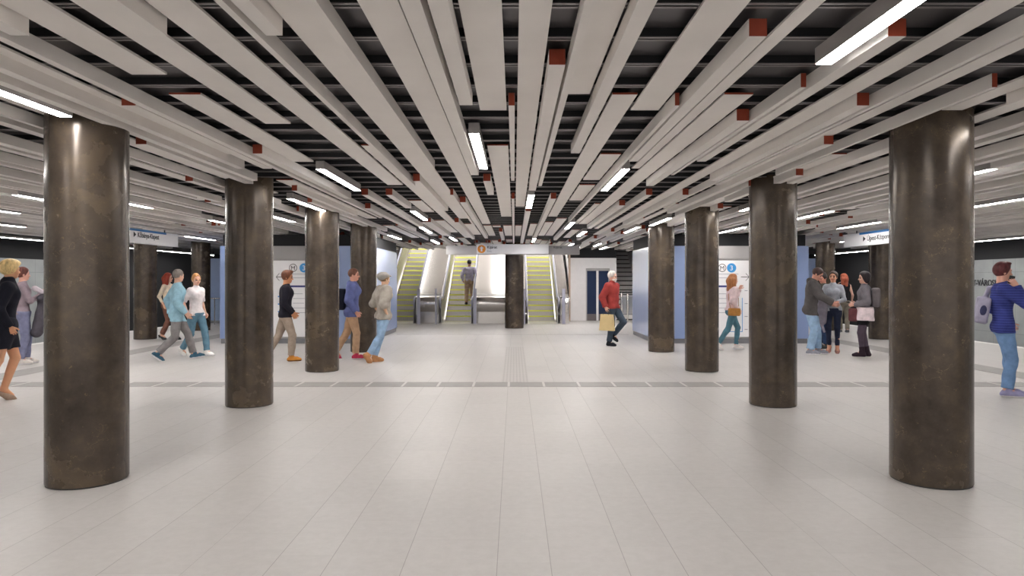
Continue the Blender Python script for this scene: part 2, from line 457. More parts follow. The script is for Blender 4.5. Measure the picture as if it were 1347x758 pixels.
def beam_mesh(w, h, L, kind):
    key = (round(w, 3), round(L, 3), kind)
    if key in mesh_cache: return mesh_cache[key]
    m_ = MB(); m_.box(-w/2, w/2, 0, L, 0, h)
    o = m_.build('tmp', [M['housing'] if kind == 'L' else M['slat']])
    me = o.data; D.objects.remove(o); mesh_cache[key] = me; return me
def end_mesh(w, h):
    key = ('e', round(w, 3), h)
    if key in mesh_cache: return mesh_cache[key]
    m_ = MB(); m_.box(-w/2+.001, w/2-.001, -.004, .0, .001, h-.001); o = m_.build('tmp', [M['redend']])
    me = o.data; D.objects.remove(o); mesh_cache[key] = me; return me
def dif_mesh(w, L):
    key = ('d', round(w, 3), round(L, 3))
    if key in mesh_cache: return mesh_cache[key]
    m_ = MB(); m_.box(-w/2+.004, w/2-.004, .006, L-.006, -.003, .002); o = m_.build('tmp', [M['led']])
    me = o.data; D.objects.remove(o); mesh_cache[key] = me; return me
def link(name, me, parent=None, loc=(0, 0, 0)):
    o = D.objects.new(name, me); COL.objects.link(o); o.location = loc
    if parent: o.parent = parent
    return o
NLIGHT = 0
def put_seg(q, side, lane, idx):
    kind, x0, x1, n0, n1 = q
    w = x1-x0; y0 = dn(n0); L_ = dn(n1)-y0-.012; xc = (x0+x1)/2
    sw = 'left' if side < 0 else 'right'
    where = f'{ordinal(idx)} along the {ordinal(lane)} slat line {sw} of centre'
    if kind == 'B':
        o = link('ceiling_beam', beam_mesh(w, KT-KB, L_, 'B'), None, (xc, y0, ZB))
        tag(o, ('narrow' if w < .06 else 'square')+' white ceiling beam, '+where, 'ceiling beam', 'white box beams of the slatted ceiling', 'thing')
        if y0 > .5: link('red_end', end_mesh(w, KT-KB), o)
    elif kind == 'P':
        o = link('ceiling_batten', beam_mesh(w, .014, L_, 'P'), None, (xc, y0, ZP))
        tag(o, 'flat white ceiling batten, '+where, 'ceiling slat', 'flat white boards of the slatted ceiling', 'thing')
        if y0 > .5: link('red_end', end_mesh(w, .014), o)
    else:
        o = link('ceiling_light', beam_mesh(w, KT-KB, L_, 'L'), None, (xc, y0, ZB))
        tag(o, 'lit linear ceiling lamp in grey housing, '+where, 'ceiling light', 'linear lamps set between the ceiling slats')
        link('diffuser', dif_mesh(w, L_), o)
counts = {'B': 0, 'P': 0, 'L': 0}
allq = []
for side, ls in ((-1, neg), (1, pos)):
    for li, k in enumerate(ls):
        for idx, q in enumerate(sorted(lanes[k], key=lambda a: a[3])):
            allq.append((q, side, li+1, idx+1))
def size_on_screen(q):
    d0, d1 = max(dn(q[3]), .8), dn(q[4]); xm = abs((q[1]+q[2])/2)
    d0 = max(d0, xm/.75)
    if d1 <= d0: return 0
    a = 0; n = 6
    for i in range(n):
        d = d0+(d1-d0)*(i+.5)/n
        a += (d1-d0)/n/d*((q[2]-q[1])*1.2/d/d*1.2 + (0 if q[0] == 'P' else .086*xm/d/d))
    return a
rest = {'B': MB(), 'P': MB()}
lim = {'B': 290, 'P': 290, 'L': 999}
order = sorted(allq, key=lambda a: -size_on_screen(a[0]))
for a_ in order:
    q = a_[0]; counts[q[0]] += 1
    if counts[q[0]] <= lim[q[0]]: put_seg(*a_)
    else:
        z0, z1 = (ZB, ZT) if q[0] == 'B' else (ZP, ZP+.014)
        rest[q[0]].box(q[1], q[2], dn(q[3]), dn(q[4])-.012, z0, z1, 0, {2: 1})
for k, n_, l_ in (('B', 'ceiling_beam_rest', 'far white ceiling beams'), ('P', 'ceiling_slat_rest', 'far flat white ceiling slats')):
    if rest[k].v:
        o = rest[k].build('distant_beams' if k == 'B' else 'distant_slats', [M['slat'], M['redend']]); tag(o, l_+' too distant to count', 'ceiling slats', kind='stuff')
print('SEG counts', counts)
# joists above
jm = MB(); jm.box(-14.4, 14.4, 0, .058, .004, .05); jo = jm.build('tmp', M['joist']); jme = jo.data; D.objects.remove(jo)
lm = MB(); lm.box(-14.4, 14.4, 0, .017, 0, .006); lm.box(-14.4, 14.4, .041, .058, 0, .006); lo_ = lm.build('tmp', M['lip']); lme = lo_.data; D.objects.remove(lo_)
for n in range(-4, 53):
    o = link('ceiling_joist', jme, None, (0, 3.555+MOD*n-.0, CAMZ+1.268))
    tag(o, 'thin dark steel joist crossing above the white slats', 'joist', 'dark steel joists above the slats', 'thing')
    link('flange', lme, o)
# edge lights along the tracks
for sg, w in ((-1, 'left'), (1, 'right')):
    e = empty('edge_light', (sg*13.2, 0, CAMZ+1.13), label=f'long continuous light strip over the track on the {w}', cat='light strip', group='light strips over the tracks')
    MB().box(-.05, .05, -4, 30, 0, .06).build('housing', M['housing'], e)
    MB().box(-.04, .04, -4, 30, -.004, .002).build('diffuser', M['led'], e)
    for yy in range(-2, 31, 4): MB().box(-.01, .01, yy, yy+.02, .06, .39).build('hanger', M['joist'], e)

# ------------------------------------------------------------------ info blocks
def info_block(sg):
    d0, d1 = 16.9, (21.0 if sg < 0 else 19.8)
    xi = 3.6 if sg < 0 else 3.42; xo = 7.27; H_ = 2.41
    e = empty('information_block', (0, 0, 0), label='blue clad block with white map board behind the '+('left' if sg < 0 else 'right')+' column row', cat='information wall', group='blue information blocks')
    a, b_ = sorted((sg*xi, sg*xo)); g0, g1 = sorted((sg*4.44, sg*6.9))
    MB().box(a, b_, d0+.12, d1, .12, H_).build('core', M['blue'], e)
    MB().box(a+.02, b_-.02, d0+.14, d1-.02, H_, 2.7).build('dark_upstand', M['black'], e)
    MB().box(a, g0, d0, d0+.12, .12, H_).build('blue_panel', M['blue'], e); MB().box(g1, b_, d0, d0+.12, .12, H_).build('blue_panel', M['blue'], e)
    MB().box(a+.02, b_-.02, d0+.02, d1-.02, 0, .12).build('plinth', M['plinth'], e)
    MB().box(g0, g1, d0+.02, d0+.12, 2.09, H_).build('header', M['header'], e)
    MB().box(g0, g1, d0+.06, d0+.12, .12, 2.09).build('recess', M['header'], e)
    bd = MB().box(g0+.12, g1-.12, d0+.03, d0+.06, .16, 2.05).build('map_board', M['white'], e); bd['label'] = 'white map board'
    y = d0+.028
    px = lambda p: (p-676.5)*d0/F*(1 if sg < 0 else 1)
    pz = lambda p: CAMZ+(370-p)*d0/F
    def ring(cx, cz, r0, r1, mat, nm_):
        m_ = MB(); n_ = 40
        for i in range(n_):
            a1 = 2*math.pi*i/n_; a2 = 2*math.pi*(i+1)/n_
            k = len(m_.v)
            m_.v += [(cx+r1*math.cos(a1), y, cz+r1*math.sin(a1)), (cx+r1*math.cos(a2), y, cz+r1*math.sin(a2)), (cx+r0*math.cos(a2), y, cz+r0*math.sin(a2)), (cx+r0*math.cos(a1), y, cz+r0*math.sin(a1))]
            m_.f.append((k, k+1, k+2, k+3)); m_.mi.append(0)
        return m_.build(nm_, mat, bd, fix=False)
    def bar(x0, x1, z0, z1, mat, nm_='printed_line'):
        m_ = MB(); m_.box(min(x0, x1), max(x0, x1), y-.001, y+.002, min(z0, z1), max(z0, z1)); return m_.build(nm_, mat, bd)
    if sg < 0:
        mx, nx, ax, ad = px(385), px(399.5), px(368), -1
    else:
        mx, nx, ax, ad = px(950.5), px(962.8), px(980.5), 1
    z = pz(352.5)
    ring(mx, z, .085, .1, M['ink'], 'metro_roundel'); text('M', .15, M['ink'], bd, (mx-.06, y-.001, z-.055), (R(90), 0, 0), 'roundel_letter')
    ring(nx, z, 0, .115, M['cyan'], 'line_disc'); text('3', .17, M['white'], bd, (nx-.045, y-.004, z-.06), (R(90), 0, 0), 'disc_number')
    az = pz(364.5)
    ar = MB(); ar.box(ax-.1, ax+.1, y-.001, y+.002, az-.008, az+.008)
    for s2 in (-1, 1):
        ar.prism([(ax+ad*.1, az-.008), (ax+ad*.1, az+.008), (ax+ad*.02, az+s2*.09+.008), (ax+ad*.02, az+s2*.09-.008)], 'y', y-.001, y+.002)
    ar.build('arrow', M['ink'], bd)
    lx = mx-.02 if sg < 0 else mx-.1
    rr = random.Random(3)
    for k, (yy, w_) in enumerate(((361, .5), (366, .42))): bar(lx, lx+w_, pz(yy), pz(yy)+.012, M['inkgrey'])
    bar(lx-.05, lx+.42 if sg < 0 else lx+.22, pz(378), pz(375.6), M['navy'], 'line_name_bar')
    for k in range(5):
        yy = 387+k*6.2; bar(lx+.02, lx+rr.uniform(.2, .45), pz(yy), pz(yy)+.012, M['inkgrey'])
    if sg > 0:
        bar(px(976.5), px(977.3), pz(437), pz(392), M['cyan'], 'route_line'); bar(px(955), px(977.3), pz(437), pz(436.2), M['cyan'], 'route_line')
        for k in range(4): bar(px(980), px(984), pz(383+k*17), pz(383+k*17)+.018, M['inkgrey'])
    else:
        for k in range(3): bar(px(365), px(367), pz(391+k*10), pz(391+k*10)+.03, M['cyan'], 'route_mark')
    return e
info_block(-1); info_block(1)
# farther pale blue blocks with rail
for sg, w in ((-1, 'left'), (1, 'right')):
    a, b_ = sorted((sg*8.9, sg*11.4))
    e = empty('blue_partition', ((a+b_)/2, 25, 0), label=f'distant pale blue partition beside the far column on the {w}', cat='partition', group='distant blue partitions')
    hw = (b_-a)/2
    MB().box(-hw, hw, 0, .4, .1, 2.37).build('panel', M['blue2'], e); MB().box(-hw+.02, hw-.02, .02, .38, 0, .1).build('plinth', M['plinth'], e)
    a, b_ = sorted((sg*9.9, sg*11.3)); e = empty('glass_railing', ((a+b_)/2, 24.2, 0), label=f'low steel and glass railing before the pale blue partition on the {w}', cat='railing', group='low glass railings'); hw = (b_-a)/2
    MB().box(-hw+.04, hw-.04, -.006, .006, .1, .88).build('glass_pane', M['glass'], e)
    MB().tube([(-hw, 0, .93), (hw, 0, .93)], .022).build('handrail', M['steelrail'], e, smooth=True)
    for xx in (-hw+.02, 0, hw-.02): MB().tube([(xx, 0, 0), (xx, 0, .93)], .02).build('rail_post', M['steelrail'], e, smooth=True)

# ------------------------------------------------------------------ hanging signs
for sg in (-1, 1):
    K0, K1 = .805, 1.13
    X_ = 8.0 if sg < 0 else 7.95
    dA, dB = 12.2, 16.15
    if sg > 0: dB = 8.0*F/(1116-676.5)
    e = empty('hanging_sign', (sg*X_, 0, CAMZ+K0), label=('white hanging sign pointing to Kőbánya-Kispest' if sg < 0 else 'white hanging sign pointing to Újpest-Központ'), cat='sign', group='hanging direction signs')
    MB().box(-.06, .06, dA, dB, 0, K1-K0-.03).build('sign_box', M['white'], e)
    tp = dB-.55 if sg < 0 else dB-.75
    s_ = MB(); s_.box(-.066, .066, dA, tp, K1-K0-.075, K1-K0-.028); s_.build('blue_stripe', M['signblue'], e)
    for yy in (dA+.5, dB-.5): MB().tube([(0, yy, K1-K0-.03), (0, yy, 1.17-K0)], .012).build('hanger_rod', M['joist'], e)
    rot = (R(90), 0, R(90)) if sg < 0 else (R(90), 0, R(-90))
    xs = .062 if sg < 0 else -.062
    if sg < 0:
        text('Kőbánya-Kispest', .15, M['ink'], e, (xs, 14.42, .125), rot, sx=.85, bold=.002)
        MB().prism([(14.27, .12), (14.27, .23), (14.36, .175)], 'x', .058, .066).build('arrow', M['ink'], e)
    else:
        text('Újpest-Központ', .15, M['ink'], e, (xs, 15.3, .1), rot, sx=.95, bold=.002)
        MB().prism([(15.47, .095), (15.47, .205), (15.36, .15)], 'x', -.066, -.058).build('arrow', M['ink'], e)

# station name on the right track wall
e = D.objects.new('station_name', None); COL.objects.link(e); e.location = (14.49, 22.2, 1.40); e.rotation_euler = (0, 0, R(-90)); e.parent = D.objects['wall_track_right']
text('ÚJPEST-VÁROSKAPU', .26, M['ink'], e, (0, 0, 0), (R(90), 0, 0), ext=.006, sx=.92, bold=.004)

# ------------------------------------------------------------------ lintel + exit sign
e = empty('lintel_beam', (0, 21.3, 2.37), label='grey lintel box hung across before the escalators', cat='lintel')
MB().box(-2.12, 2.03, -.05, .25, 0, .27).build('beam', M['lintel'], e)
text('Kijárat', .1, M['ink'], e, (1.22, -.052, .19), (R(90), 0, 0))
e = empty('exit_sign', (-1.16, 21.12, 2.385), label='long white exit sign with orange disc on the lintel', cat='sign')
MB().box(0, 2.22, 0, .12, 0, .295).build('sign_box', M['white'], e)
m_ = MB(); n_ = 40
m_.prism([(.15+.125*math.cos(2*math.pi*i/n_), .148+.125*math.sin(2*math.pi*i/n_)) for i in range(n_)], 'y', -.004, 0); m_.build('orange_disc', M['orange'], e)
m_ = MB(); m_.prism([(.15, .235), (.085, .165), (.125, .165), (.125, .075), (.175, .075), (.175, .165), (.215, .165)], 'y', -.007, -.004); m_.build('up_arrow', M['white'], e)
text('Kijárat', .115, M['ink'], e, (.32, -.004, .165), (R(90), 0, 0), bold=.002); text('Exit', .09, M['inkgrey'], e, (.32, -.004, .055), (R(90), 0, 0))

# ------------------------------------------------------------------ escalators
TY, RI = .346, .2
Y0 = 25.9
NST = 17
def escalator(xc, label):
    e = empty('escalator', (xc, 24.6, 0), label=label, cat='escalator', group='escalators')
    hw = .53; oy = Y0-24.6
    MB().box(-hw, hw, 0, oy+.02, -.02, .012).build('landing_plate', M['steel2'], e)
    for i in range(NST):
        y = oy+TY*i; z = RI*i
        s = MB(); s.box(-hw+.03, hw-.03, y, y+TY+.03, z-RI+.01 if i else -.05, z+.01, 0); st = s.build('step', M['tread'], e)
        q = MB(); q.box(-hw+.03, hw-.03, y-.008, y+.045, z-.035, z+.015); q.build('yellow_edge', M['yellow'], st)
    sl = RI/TY
    for s in (-1, 1):
        x0, x1 = sorted((s*hw, s*(hw+.02)))
        yt = oy+TY*NST
        pts = [(.25, 0), (.25, .55), (.33, .75), (.5, .84), (oy-.3, .86), (yt, .86+(yt-oy+.3)*sl), (yt, (yt-oy)*sl-.3), (oy, -.0)]
        MB().prism(pts, 'x', x0, x1).build('balustrade', M['steel2'], e)
        x0, x1 = sorted((s*(hw-.035), s*(hw)))
        MB().prism([(oy-.1, 0), (oy-.1, .1), (oy+.1, .2), (yt, .2+(yt-oy)*sl), (yt, (yt-oy)*sl-.25), (oy, -.0)], 'x', x0, x1).build('skirt', M['steel'], e)
        xr = s*(hw+.045)
        path = [(xr, .5, .56), (xr, .3, .58), (xr, .14, .66), (xr, .08, .76), (xr, .14, .87), (xr, .3, .945), (xr, .6, .965), (xr, oy-.35, .965), (xr, yt, .965+(yt-oy+.35)*sl)]
        MB().tube(path, .034, 10).build('handrail', M['post'], e, smooth=True)
        x0, x1 = sorted((s*(hw+.0), s*(hw+.1)))
        MB().prism([(.2, .86), (.4, .925), (oy-.33, .93), (yt, .93+(yt-oy+.33)*sl), (yt, .83+(yt-oy+.33)*sl), (oy-.3, .84), (.4, .84)], 'x', x0, x1).build('rail_deck', M['steel'], e)
    return e
EX = [(-4.2, 'escalator beside the blue wall, with empty yellow-edged steps'), (-2.107, 'escalator with a man in a lavender shirt riding up'), (1.03, 'escalator just past the centre column, with yellow-edged steps')]
for xc, lb in EX: escalator(xc, lb)
def deck(x0, x1, label, side=False):
    e = empty('steel_cladding', ((x0+x1)/2, 24.6, 0), label=label, cat='steel cladding', group='steel claddings between escalators')
    hw = (x1-x0)/2; oy = Y0-24.6; sl = RI/TY; yt = oy+TY*NST
    pts = [(.3, 0), (.3, .42), (.22, .5), (.16, .62), (.14, .74), (.18, .86), (.28, .95), (.42, .985), (oy-.45, 1.0), (oy-.45, 0)]
    MB().prism(pts, 'x', -hw, hw).build('front_housing', M['steel'], e, smooth=True)
    MB().prism([(oy-.45, 0), (oy-.45, 1.0), (yt, 1.0+(yt-oy+.45)*sl), (yt, (yt-oy)*sl)], 'x', -hw, hw).build('inclined_panel', M['steel'], e)
    MB().prism([(oy-.47, .96), (oy-.47, 1.02), (oy-.38, 1.075), (oy-.36, 1.0)], 'x', -hw+.001, hw-.001).build('joint_strip', M['steel2'], e)
    g = MB()
    for xx in (-hw+.03, hw-.03): g.tube([(xx, .13, .32), (xx, .13, .92)], .02)
    g.build('vertical_trim', M['steel2'], e, smooth=True)
    return e
deck(-3.57, -2.74, 'narrow steel cladding between the blue-wall escalator and the one carrying a man')
deck(-1.475, .4, 'broad bright steel cladding beside the centre column')
deck(1.67, 2.0, 'slim steel cladding beside the wall with dark blue doors')
# dark slanted side and tan jamb at the right outer side
e = empty('outer_stringer', (2.02, 24.9, 0), label='slanted black side panel next to the steel cladding', cat='panel')
sl = RI/TY
MB().prism([(.9, 0), (.9, 1.05), (7, 1.05+6.1*sl), (7, 0)], 'x', 0, .04).build('black_panel', M['rubber'], e)
e = empty('wall_jamb', (2.1, 26.3, 0), label='tan jamb at the edge of the pale end wall', cat='jamb')
MB().prism([(0, 0), (.06, 0), (.06, 2.7), (0, 2.7)], 'y', 0, .25).build('jamb', M['bronze'], e)
# barrier posts
for k, (px_, lb) in enumerate(((550.6, 'flat grey post before the escalator beside the blue wall'), (573.5, 'slim grey post midway between the two escalators on one side'), (624.7, 'flat grey post at the foot of the riding man\'s escalator'), (741.5, 'flat grey post before the pale end wall'), (690, 'slim grey post behind the centre column'))):
    x = (px_-676.5)*24.3/F; w = .055 if k not in (1, 4) else .025
    e = empty('barrier_post', (x, 24.3, 0), label=lb, cat='post', group='grey barrier posts')
    MB().box(-w, w, -.02, .02, .02, 1.27).build('blade', M['post'], e); MB().box(-w-.03, w+.03, -.05, .05, 0, .02).build('foot_plate', M['steel2'], e)
# shaft: side walls, slanted soffit for the added lamps
for sg, x0, x1, w in ((-1, -5.0, -4.9, 'left'), ):
    struct(MB().prism([(21.2, 0), (33, 0), (33, 7), (29, 7), (26, 3.06), (21.2, 3.06)], 'x', x0, x1), 'wall_shaft_'+w, M['darkbrown'], 'dark brown wall beside the escalators')
struct(MB().box(2.12, 2.2, 26.9, 33, 0, 7), 'wall_shaft_right', M['endwall'], 'wall beside the escalators')
struct(MB().box(-5, 2.2, 32.4, 32.5, 2, 7.2), 'wall_shaft_end', M['endwall'], 'pale wall at the top of the escalators')
struct(MB().prism([(26.3, 3.06), (26.3, 3.2), (32.5, 6.8), (32.5, 6.66)], 'x', -5, 2.2), 'ceiling_shaft', M['endwall'], 'pale slanting soffit over the escalators')
struct(MB().prism([(26.9, 3.06), (26.9, 3.2), (33, 6.7), (33, 6.56)], 'x', 3.9, 5.2), 'ceiling_stair', M['endwall'], 'pale slanting soffit over the staircase')
struct(MB().box(3.85, 3.9, 26.9, 33, 0, 6.8), 'wall_stair_left', M['endwall'], 'side wall of the staircase')
struct(MB().box(5.2, 5.25, 26.9, 33, 0, 6.8), 'wall_stair_right', M['endwall'], 'side wall of the staircase')
# end wall with doors
d = 26.6
pw = lambda p: (p-676.5)*d/F
pz = lambda p: CAMZ+(370-p)*d/F
mb = MB(); mb.box(pw(747), pw(770.7), d, d+.2, 0, pz(339.5)); mb.box(pw(802.3), pw(811), d, d+.2, 0, pz(339.5)); mb.box(pw(770.7), pw(802.3), d, d+.2, pz(353), pz(339.5))
struct(mb, 'wall_end', M['endwall'], 'pale grey end wall around the dark blue doors')
mb = MB(); mb.box(pw(747), pw(811), d+.02, d+.2, pz(339.5), 3.06)
struct(mb, 'wall_end_upper', M['black'], 'black band above the pale end wall')
e = empty('door_1', (pw(786.5), d+.05, 0), label='dark blue glazed double doors in grey frame in the pale end wall', cat='door'); e['kind'] = 'structure'
hw = pw(802.3)-pw(786.5)
f_ = MB(); f_.box(-hw, -hw+.05, 0, .1, 0, pz(353)); f_.box(hw-.05, hw, 0, .1, 0, pz(353)); f_.box(-hw, hw, 0, .1, pz(353)-.1, pz(353)); f_.build('door_frame', M['header'], e)
f_ = MB(); f_.box(-.055, .03, -.01, .09, 0, pz(353)-.1); f_.build('centre_stile', M['endwall'], e)
for a, b_ in ((-hw+.05, -.055), (.03, hw-.05)):
    l = MB().box(a, b_, .03, .06, .26, pz(353)-.1).build('door_leaf', M['doorglass'], e); MB().box(a, b_, .02, .07, 0, .26).build('kick_plate', M['doorbase'], l)
# staircase to the right with striped risers
e = empty('staircase', (0, 26.9, 0), label='staircase climbing behind the steel gate near the blue wall', cat='staircase')
sx0, sx1 = pw(811.5), pw(850)
for i in range(17):
    s_ = MB(); s_.box(sx0, sx1, i*.29, i*.29+.32, i*.19-.02, i*.19+.055, 0); s_.box(sx0, sx1, i*.29+.02, i*.29+.32, i*.19+.055, i*.19+.2, 1)
    s_.build('stair_step', [M['darkbrown'], M['slat']], e)
e = empty('steel_gate', (pw(820), 25.6, 0), label='waist-high polished steel gate at the foot of the staircase', cat='gate')
for xx in (-.22, 0, .22):
    MB().tube([(xx, 0, 0), (xx, 0, .35), (xx, -.02, .5), (xx, -.02, .95), (xx, 0, 1.1), (xx, .3, 1.14)], [.03, .03, .05, .05, .035, .03], 12).build('gate_post', M['steel'], e, smooth=True)
MB().tube([(-.3, 0, 1.12), (.3, 0, 1.12)], .03).build('top_rail', M['rubber'], e, smooth=True)
MB().box(-.25, .25, -.01, .01, .3, .95).build('gate_panel', M['steel2'], e)

# ================================================================== figures
V = lambda *a: np.array(a, float)
def unit(v): return v/max(np.linalg.norm(v), 1e-9)
def cap(a, b, r0, r1=None, k=.02, cuts=None, sq=None):
    return ('c', V(*a), V(*b), r0, r1 if r1 is not None else r0, k, cuts, sq)
def ell(c, r, Rm=None, k=.03, cuts=None):
    return ('e', V(*c), V(*r), np.eye(3) if Rm is None else Rm, 0, k, cuts, None)
def rbox(c, h, r, Rm=None, k=.01, cuts=None):
    return ('b', V(*c), V(*h), np.eye(3) if Rm is None else Rm, r, k, cuts, None)
def bbox(p):
    if p[0] == 'c':
        r = max(p[3], p[4]); return np.minimum(p[1], p[2])-r, np.maximum(p[1], p[2])+r
    e = np.abs(p[3]) @ (p[2]+(p[4] if p[0] == 'b' else 0)); return p[1]-e, p[1]+e
def sdf_mesh(name, prims, h, mats, parent, matfn=None, gcuts=None, wrinkle=0, seed=0, minus=None):
    lo = np.min([bbox(p)[0] for p in prims], 0)-3*h; hi = np.max([bbox(p)[1] for p in prims], 0)+3*h
    n = np.ceil((hi-lo)/h).astype(int)+1
    ax = [lo[i]+h*np.arange(n[i]) for i in range(3)]
    f = np.full(n, .08, np.float32)
    for p in list(prims)+list(minus or []):
        sub = minus is not None and any(p is m_ for m_ in minus)
        pad = p[5]+2.5*h
        a, b = bbox(p)
        i0 = np.clip(np.floor((a-pad-lo)/h).astype(int), 0, n); i1 = np.clip(np.ceil((b+pad-lo)/h).astype(int)+1, 0, n)
        if np.any(i1 <= i0): continue
        X = ax[0][i0[0]:i1[0], None, None]; Y = ax[1][None, i0[1]:i1[1], None]; Z = ax[2][None, None, i0[2]:i1[2]]
        if p[0] == 'c':
            d = p[2]-p[1]; L2 = max(d @ d, 1e-9)
            qx, qy, qz = X-p[1][0], Y-p[1][1], Z-p[1][2]
            t_ = np.clip((qx*d[0]+qy*d[1]+qz*d[2])/L2, 0, 1)
            g = np.sqrt((qx-t_*d[0])**2+(qy-t_*d[1])**2+(qz-t_*d[2])**2)-(p[3]+(p[4]-p[3])*t_)
        else:
            qx, qy, qz = X-p[1][0], Y-p[1][1], Z-p[1][2]
            Rm = p[3]
            l = [qx*Rm[0, i]+qy*Rm[1, i]+qz*Rm[2, i] for i in range(3)]
            if p[0] == 'e':
                r = p[2]; k0 = np.sqrt((l[0]/r[0])**2+(l[1]/r[1])**2+(l[2]/r[2])**2)
                k1 = np.sqrt((l[0]/r[0]**2)**2+(l[1]/r[1]**2)**2+(l[2]/r[2]**2)**2)+1e-6
                g = k0*(k0-1)/k1
            else:
                q = [np.abs(l[i])-p[2][i] for i in range(3)]
                g = np.sqrt(sum(np.maximum(x_, 0)**2 for x_ in q))+np.minimum(np.maximum(np.maximum(q[0], q[1]), q[2]), 0)-p[4]
        for nn_, dd in (p[6] or []):
            nn_ = unit(V(*nn_)); g = np.maximum(g, X*nn_[0]+Y*nn_[1]+Z*nn_[2]-dd)
        sl_ = tuple(slice(i0[i], i1[i]) for i in range(3)); o = f[sl_]
        if sub: f[sl_] = np.maximum(o, -g); continue
        k = p[5]
        if k > 0:
            hh = np.maximum(k-np.abs(o-g), 0)/k; f[sl_] = np.minimum(o, g)-hh*hh*k*.25
        else: f[sl_] = np.minimum(o, g)
    if wrinkle:
        rs = np.random.RandomState(seed); X, Y, Z = np.meshgrid(*ax, indexing='ij', sparse=True); w = 0
        for _ in range(7):
            kx, ky, kz = rs.uniform(-14, 14), rs.uniform(-14, 14), rs.uniform(-42, 42)
            w = w+np.sin(kx*X+ky*Y+kz*Z+rs.uniform(0, 6.3))
        f = f+(wrinkle*w/2.6).astype(np.float32)
    # surface nets
    s = f < 0
    c = [slice(0, -1), slice(1, None)]
    cnt = np.zeros(n-1, np.int8); acc = np.zeros((3, *(n-1)), np.float32)
    corners = [(i, j, k_) for i in (0, 1) for j in (0, 1) for k_ in (0, 1)]
    any_ = np.zeros(n-1, bool); all_ = np.ones(n-1, bool)
    for i, j, k_ in corners:
        q = s[c[i], c[j], c[k_]]; any_ |= q; all_ &= q
    act = any_ & ~all_
    idx = np.argwhere(act)
    fv = {cc: f[c[cc[0]], c[cc[1]], c[cc[2]]][act] for cc in corners}
    pos_ = np.zeros((len(idx), 3)); num = np.zeros(len(idx))
    for a_ in corners:
        for axn in range(3):
            if a_[axn]: continue
            b_ = list(a_); b_[axn] = 1; b_ = tuple(b_)
            fa, fb = fv[a_], fv[b_]; m_ = (fa < 0) != (fb < 0)
            t_ = np.where(m_, fa/np.where(fa-fb == 0, 1, fa-fb), 0)
            pt = np.tile(np.array(a_, float), (len(idx), 1)); pt[:, axn] += t_
            pos_ += pt*m_[:, None]; num += m_
    pos_ = (pos_/num[:, None]+idx)*h+lo
    vid = np.full(n-1, -1, np.int64); vid[act] = np.arange(len(idx))
    quads = []
    for axn in range(3):
        sa = [slice(None)]*3; sb = [slice(None)]*3; sa[axn] = slice(0, -1); sb[axn] = slice(1, None)
        a_, b_ = s[tuple(sa)], s[tuple(sb)]
        e_ = np.argwhere(a_ != b_)
        u, w_ = [(1, 2), (2, 0), (0, 1)][axn]
        e_ = e_[(e_[:, u] > 0) & (e_[:, w_] > 0) & (e_[:, u] < n[u]-1) & (e_[:, w_] < n[w_]-1)]
        inside = a_[tuple(e_.T)]
        def cell(du, dw):
            q = e_.copy(); q[:, u] -= du; q[:, w_] -= dw; return vid[tuple(q.T)]
        q = np.stack([cell(1, 1), cell(0, 1), cell(0, 0), cell(1, 0)], 1)
        q[~inside] = q[~inside][:, ::-1]
        quads.append(q)
    quads = np.concatenate(quads)
    me = D.meshes.new(name)
    me.vertices.add(len(pos_)); me.vertices.foreach_set('co', pos_.ravel())
    me.loops.add(len(quads)*4); me.loops.foreach_set('vertex_index', quads.ravel().astype(np.int32))
    me.polygons.add(len(quads)); me.polygons.foreach_set('loop_start', np.arange(0, len(quads)*4, 4, dtype=np.int32))
    me.polygons.foreach_set('loop_total', np.full(len(quads), 4, np.int32))
    me.update(calc_edges=True)
    if not isinstance(mats, (list, tuple)): mats = [mats]
    for m_ in mats: me.materials.append(m_)
    me.polygons.foreach_set('use_smooth', np.ones(len(quads), bool))
    if matfn is not None:
        cen = pos_[quads].mean(1); me.polygons.foreach_set('material_index', matfn(cen).astype(np.int32))
    o = D.objects.new(name, me); COL.objects.link(o); o.parent = parent
    return o

def ik(a, b, l1, l2, hint):
    d = b-a; L = np.linalg.norm(d); mx = (l1+l2)*.995
    if L > mx: d = d/L*mx; b = a+d; L = mx
    u = d/L; x_ = (l1*l1-l2*l2+L*L)/(2*L); y_ = math.sqrt(max(l1*l1-x_*x_, 0))
    hv = V(*hint); hv = hv-u*(hv @ u); hv = unit(hv)
    return a+u*x_+hv*y_, b
def rotz(a): c, s = math.cos(a), math.sin(a); return np.array([[c, -s, 0], [s, c, 0], [0, 0, 1]])
def roty(a): c, s = math.cos(a), math.sin(a); return np.array([[c, 0, s], [0, 1, 0], [-s, 0, c]])
def rotx(a): c, s = math.cos(a), math.sin(a); return np.array([[1, 0, 0], [0, c, -s], [0, s, c]])

_mc = {}
def cm(key, col, **k):
    if key not in _mc: _mc[key] = cloth(key, srgb(*col), **k)
    return _mc[key]
def skinmat(key, col):
    if key not in _mc:
        m_ = plain(key, srgb(*col), .5, var=.04, nscale=8, spec=.35)
        b_ = m_.node_tree.nodes['Principled BSDF']
        b_.inputs['Subsurface Weight'].default_value = .08; b_.inputs['Subsurface Radius'].default_value = (.012, .005, .003)
        _mc[key] = m_
    return _mc[key]
def hairmat(key, col):
    if key not in _mc:
        m_, t_, b_ = nt(key); setb(b_, rough=.55, spec=.4)
        co_ = objco(t_); f_ = noise(t_, 30, 4, .6, co_, (1, 1, .25)); c_ = srgb(*col)
        t_.links.new(ramp(t_, f_, [(.3, tuple(x*.55 for x in c_)), (.7, tuple(min(1, x*1.3) for x in c_))]), b_.inputs['Base Color'])
        bump(t_, b_, f_, .8, .008); _mc[key] = m_
    return _mc[key]
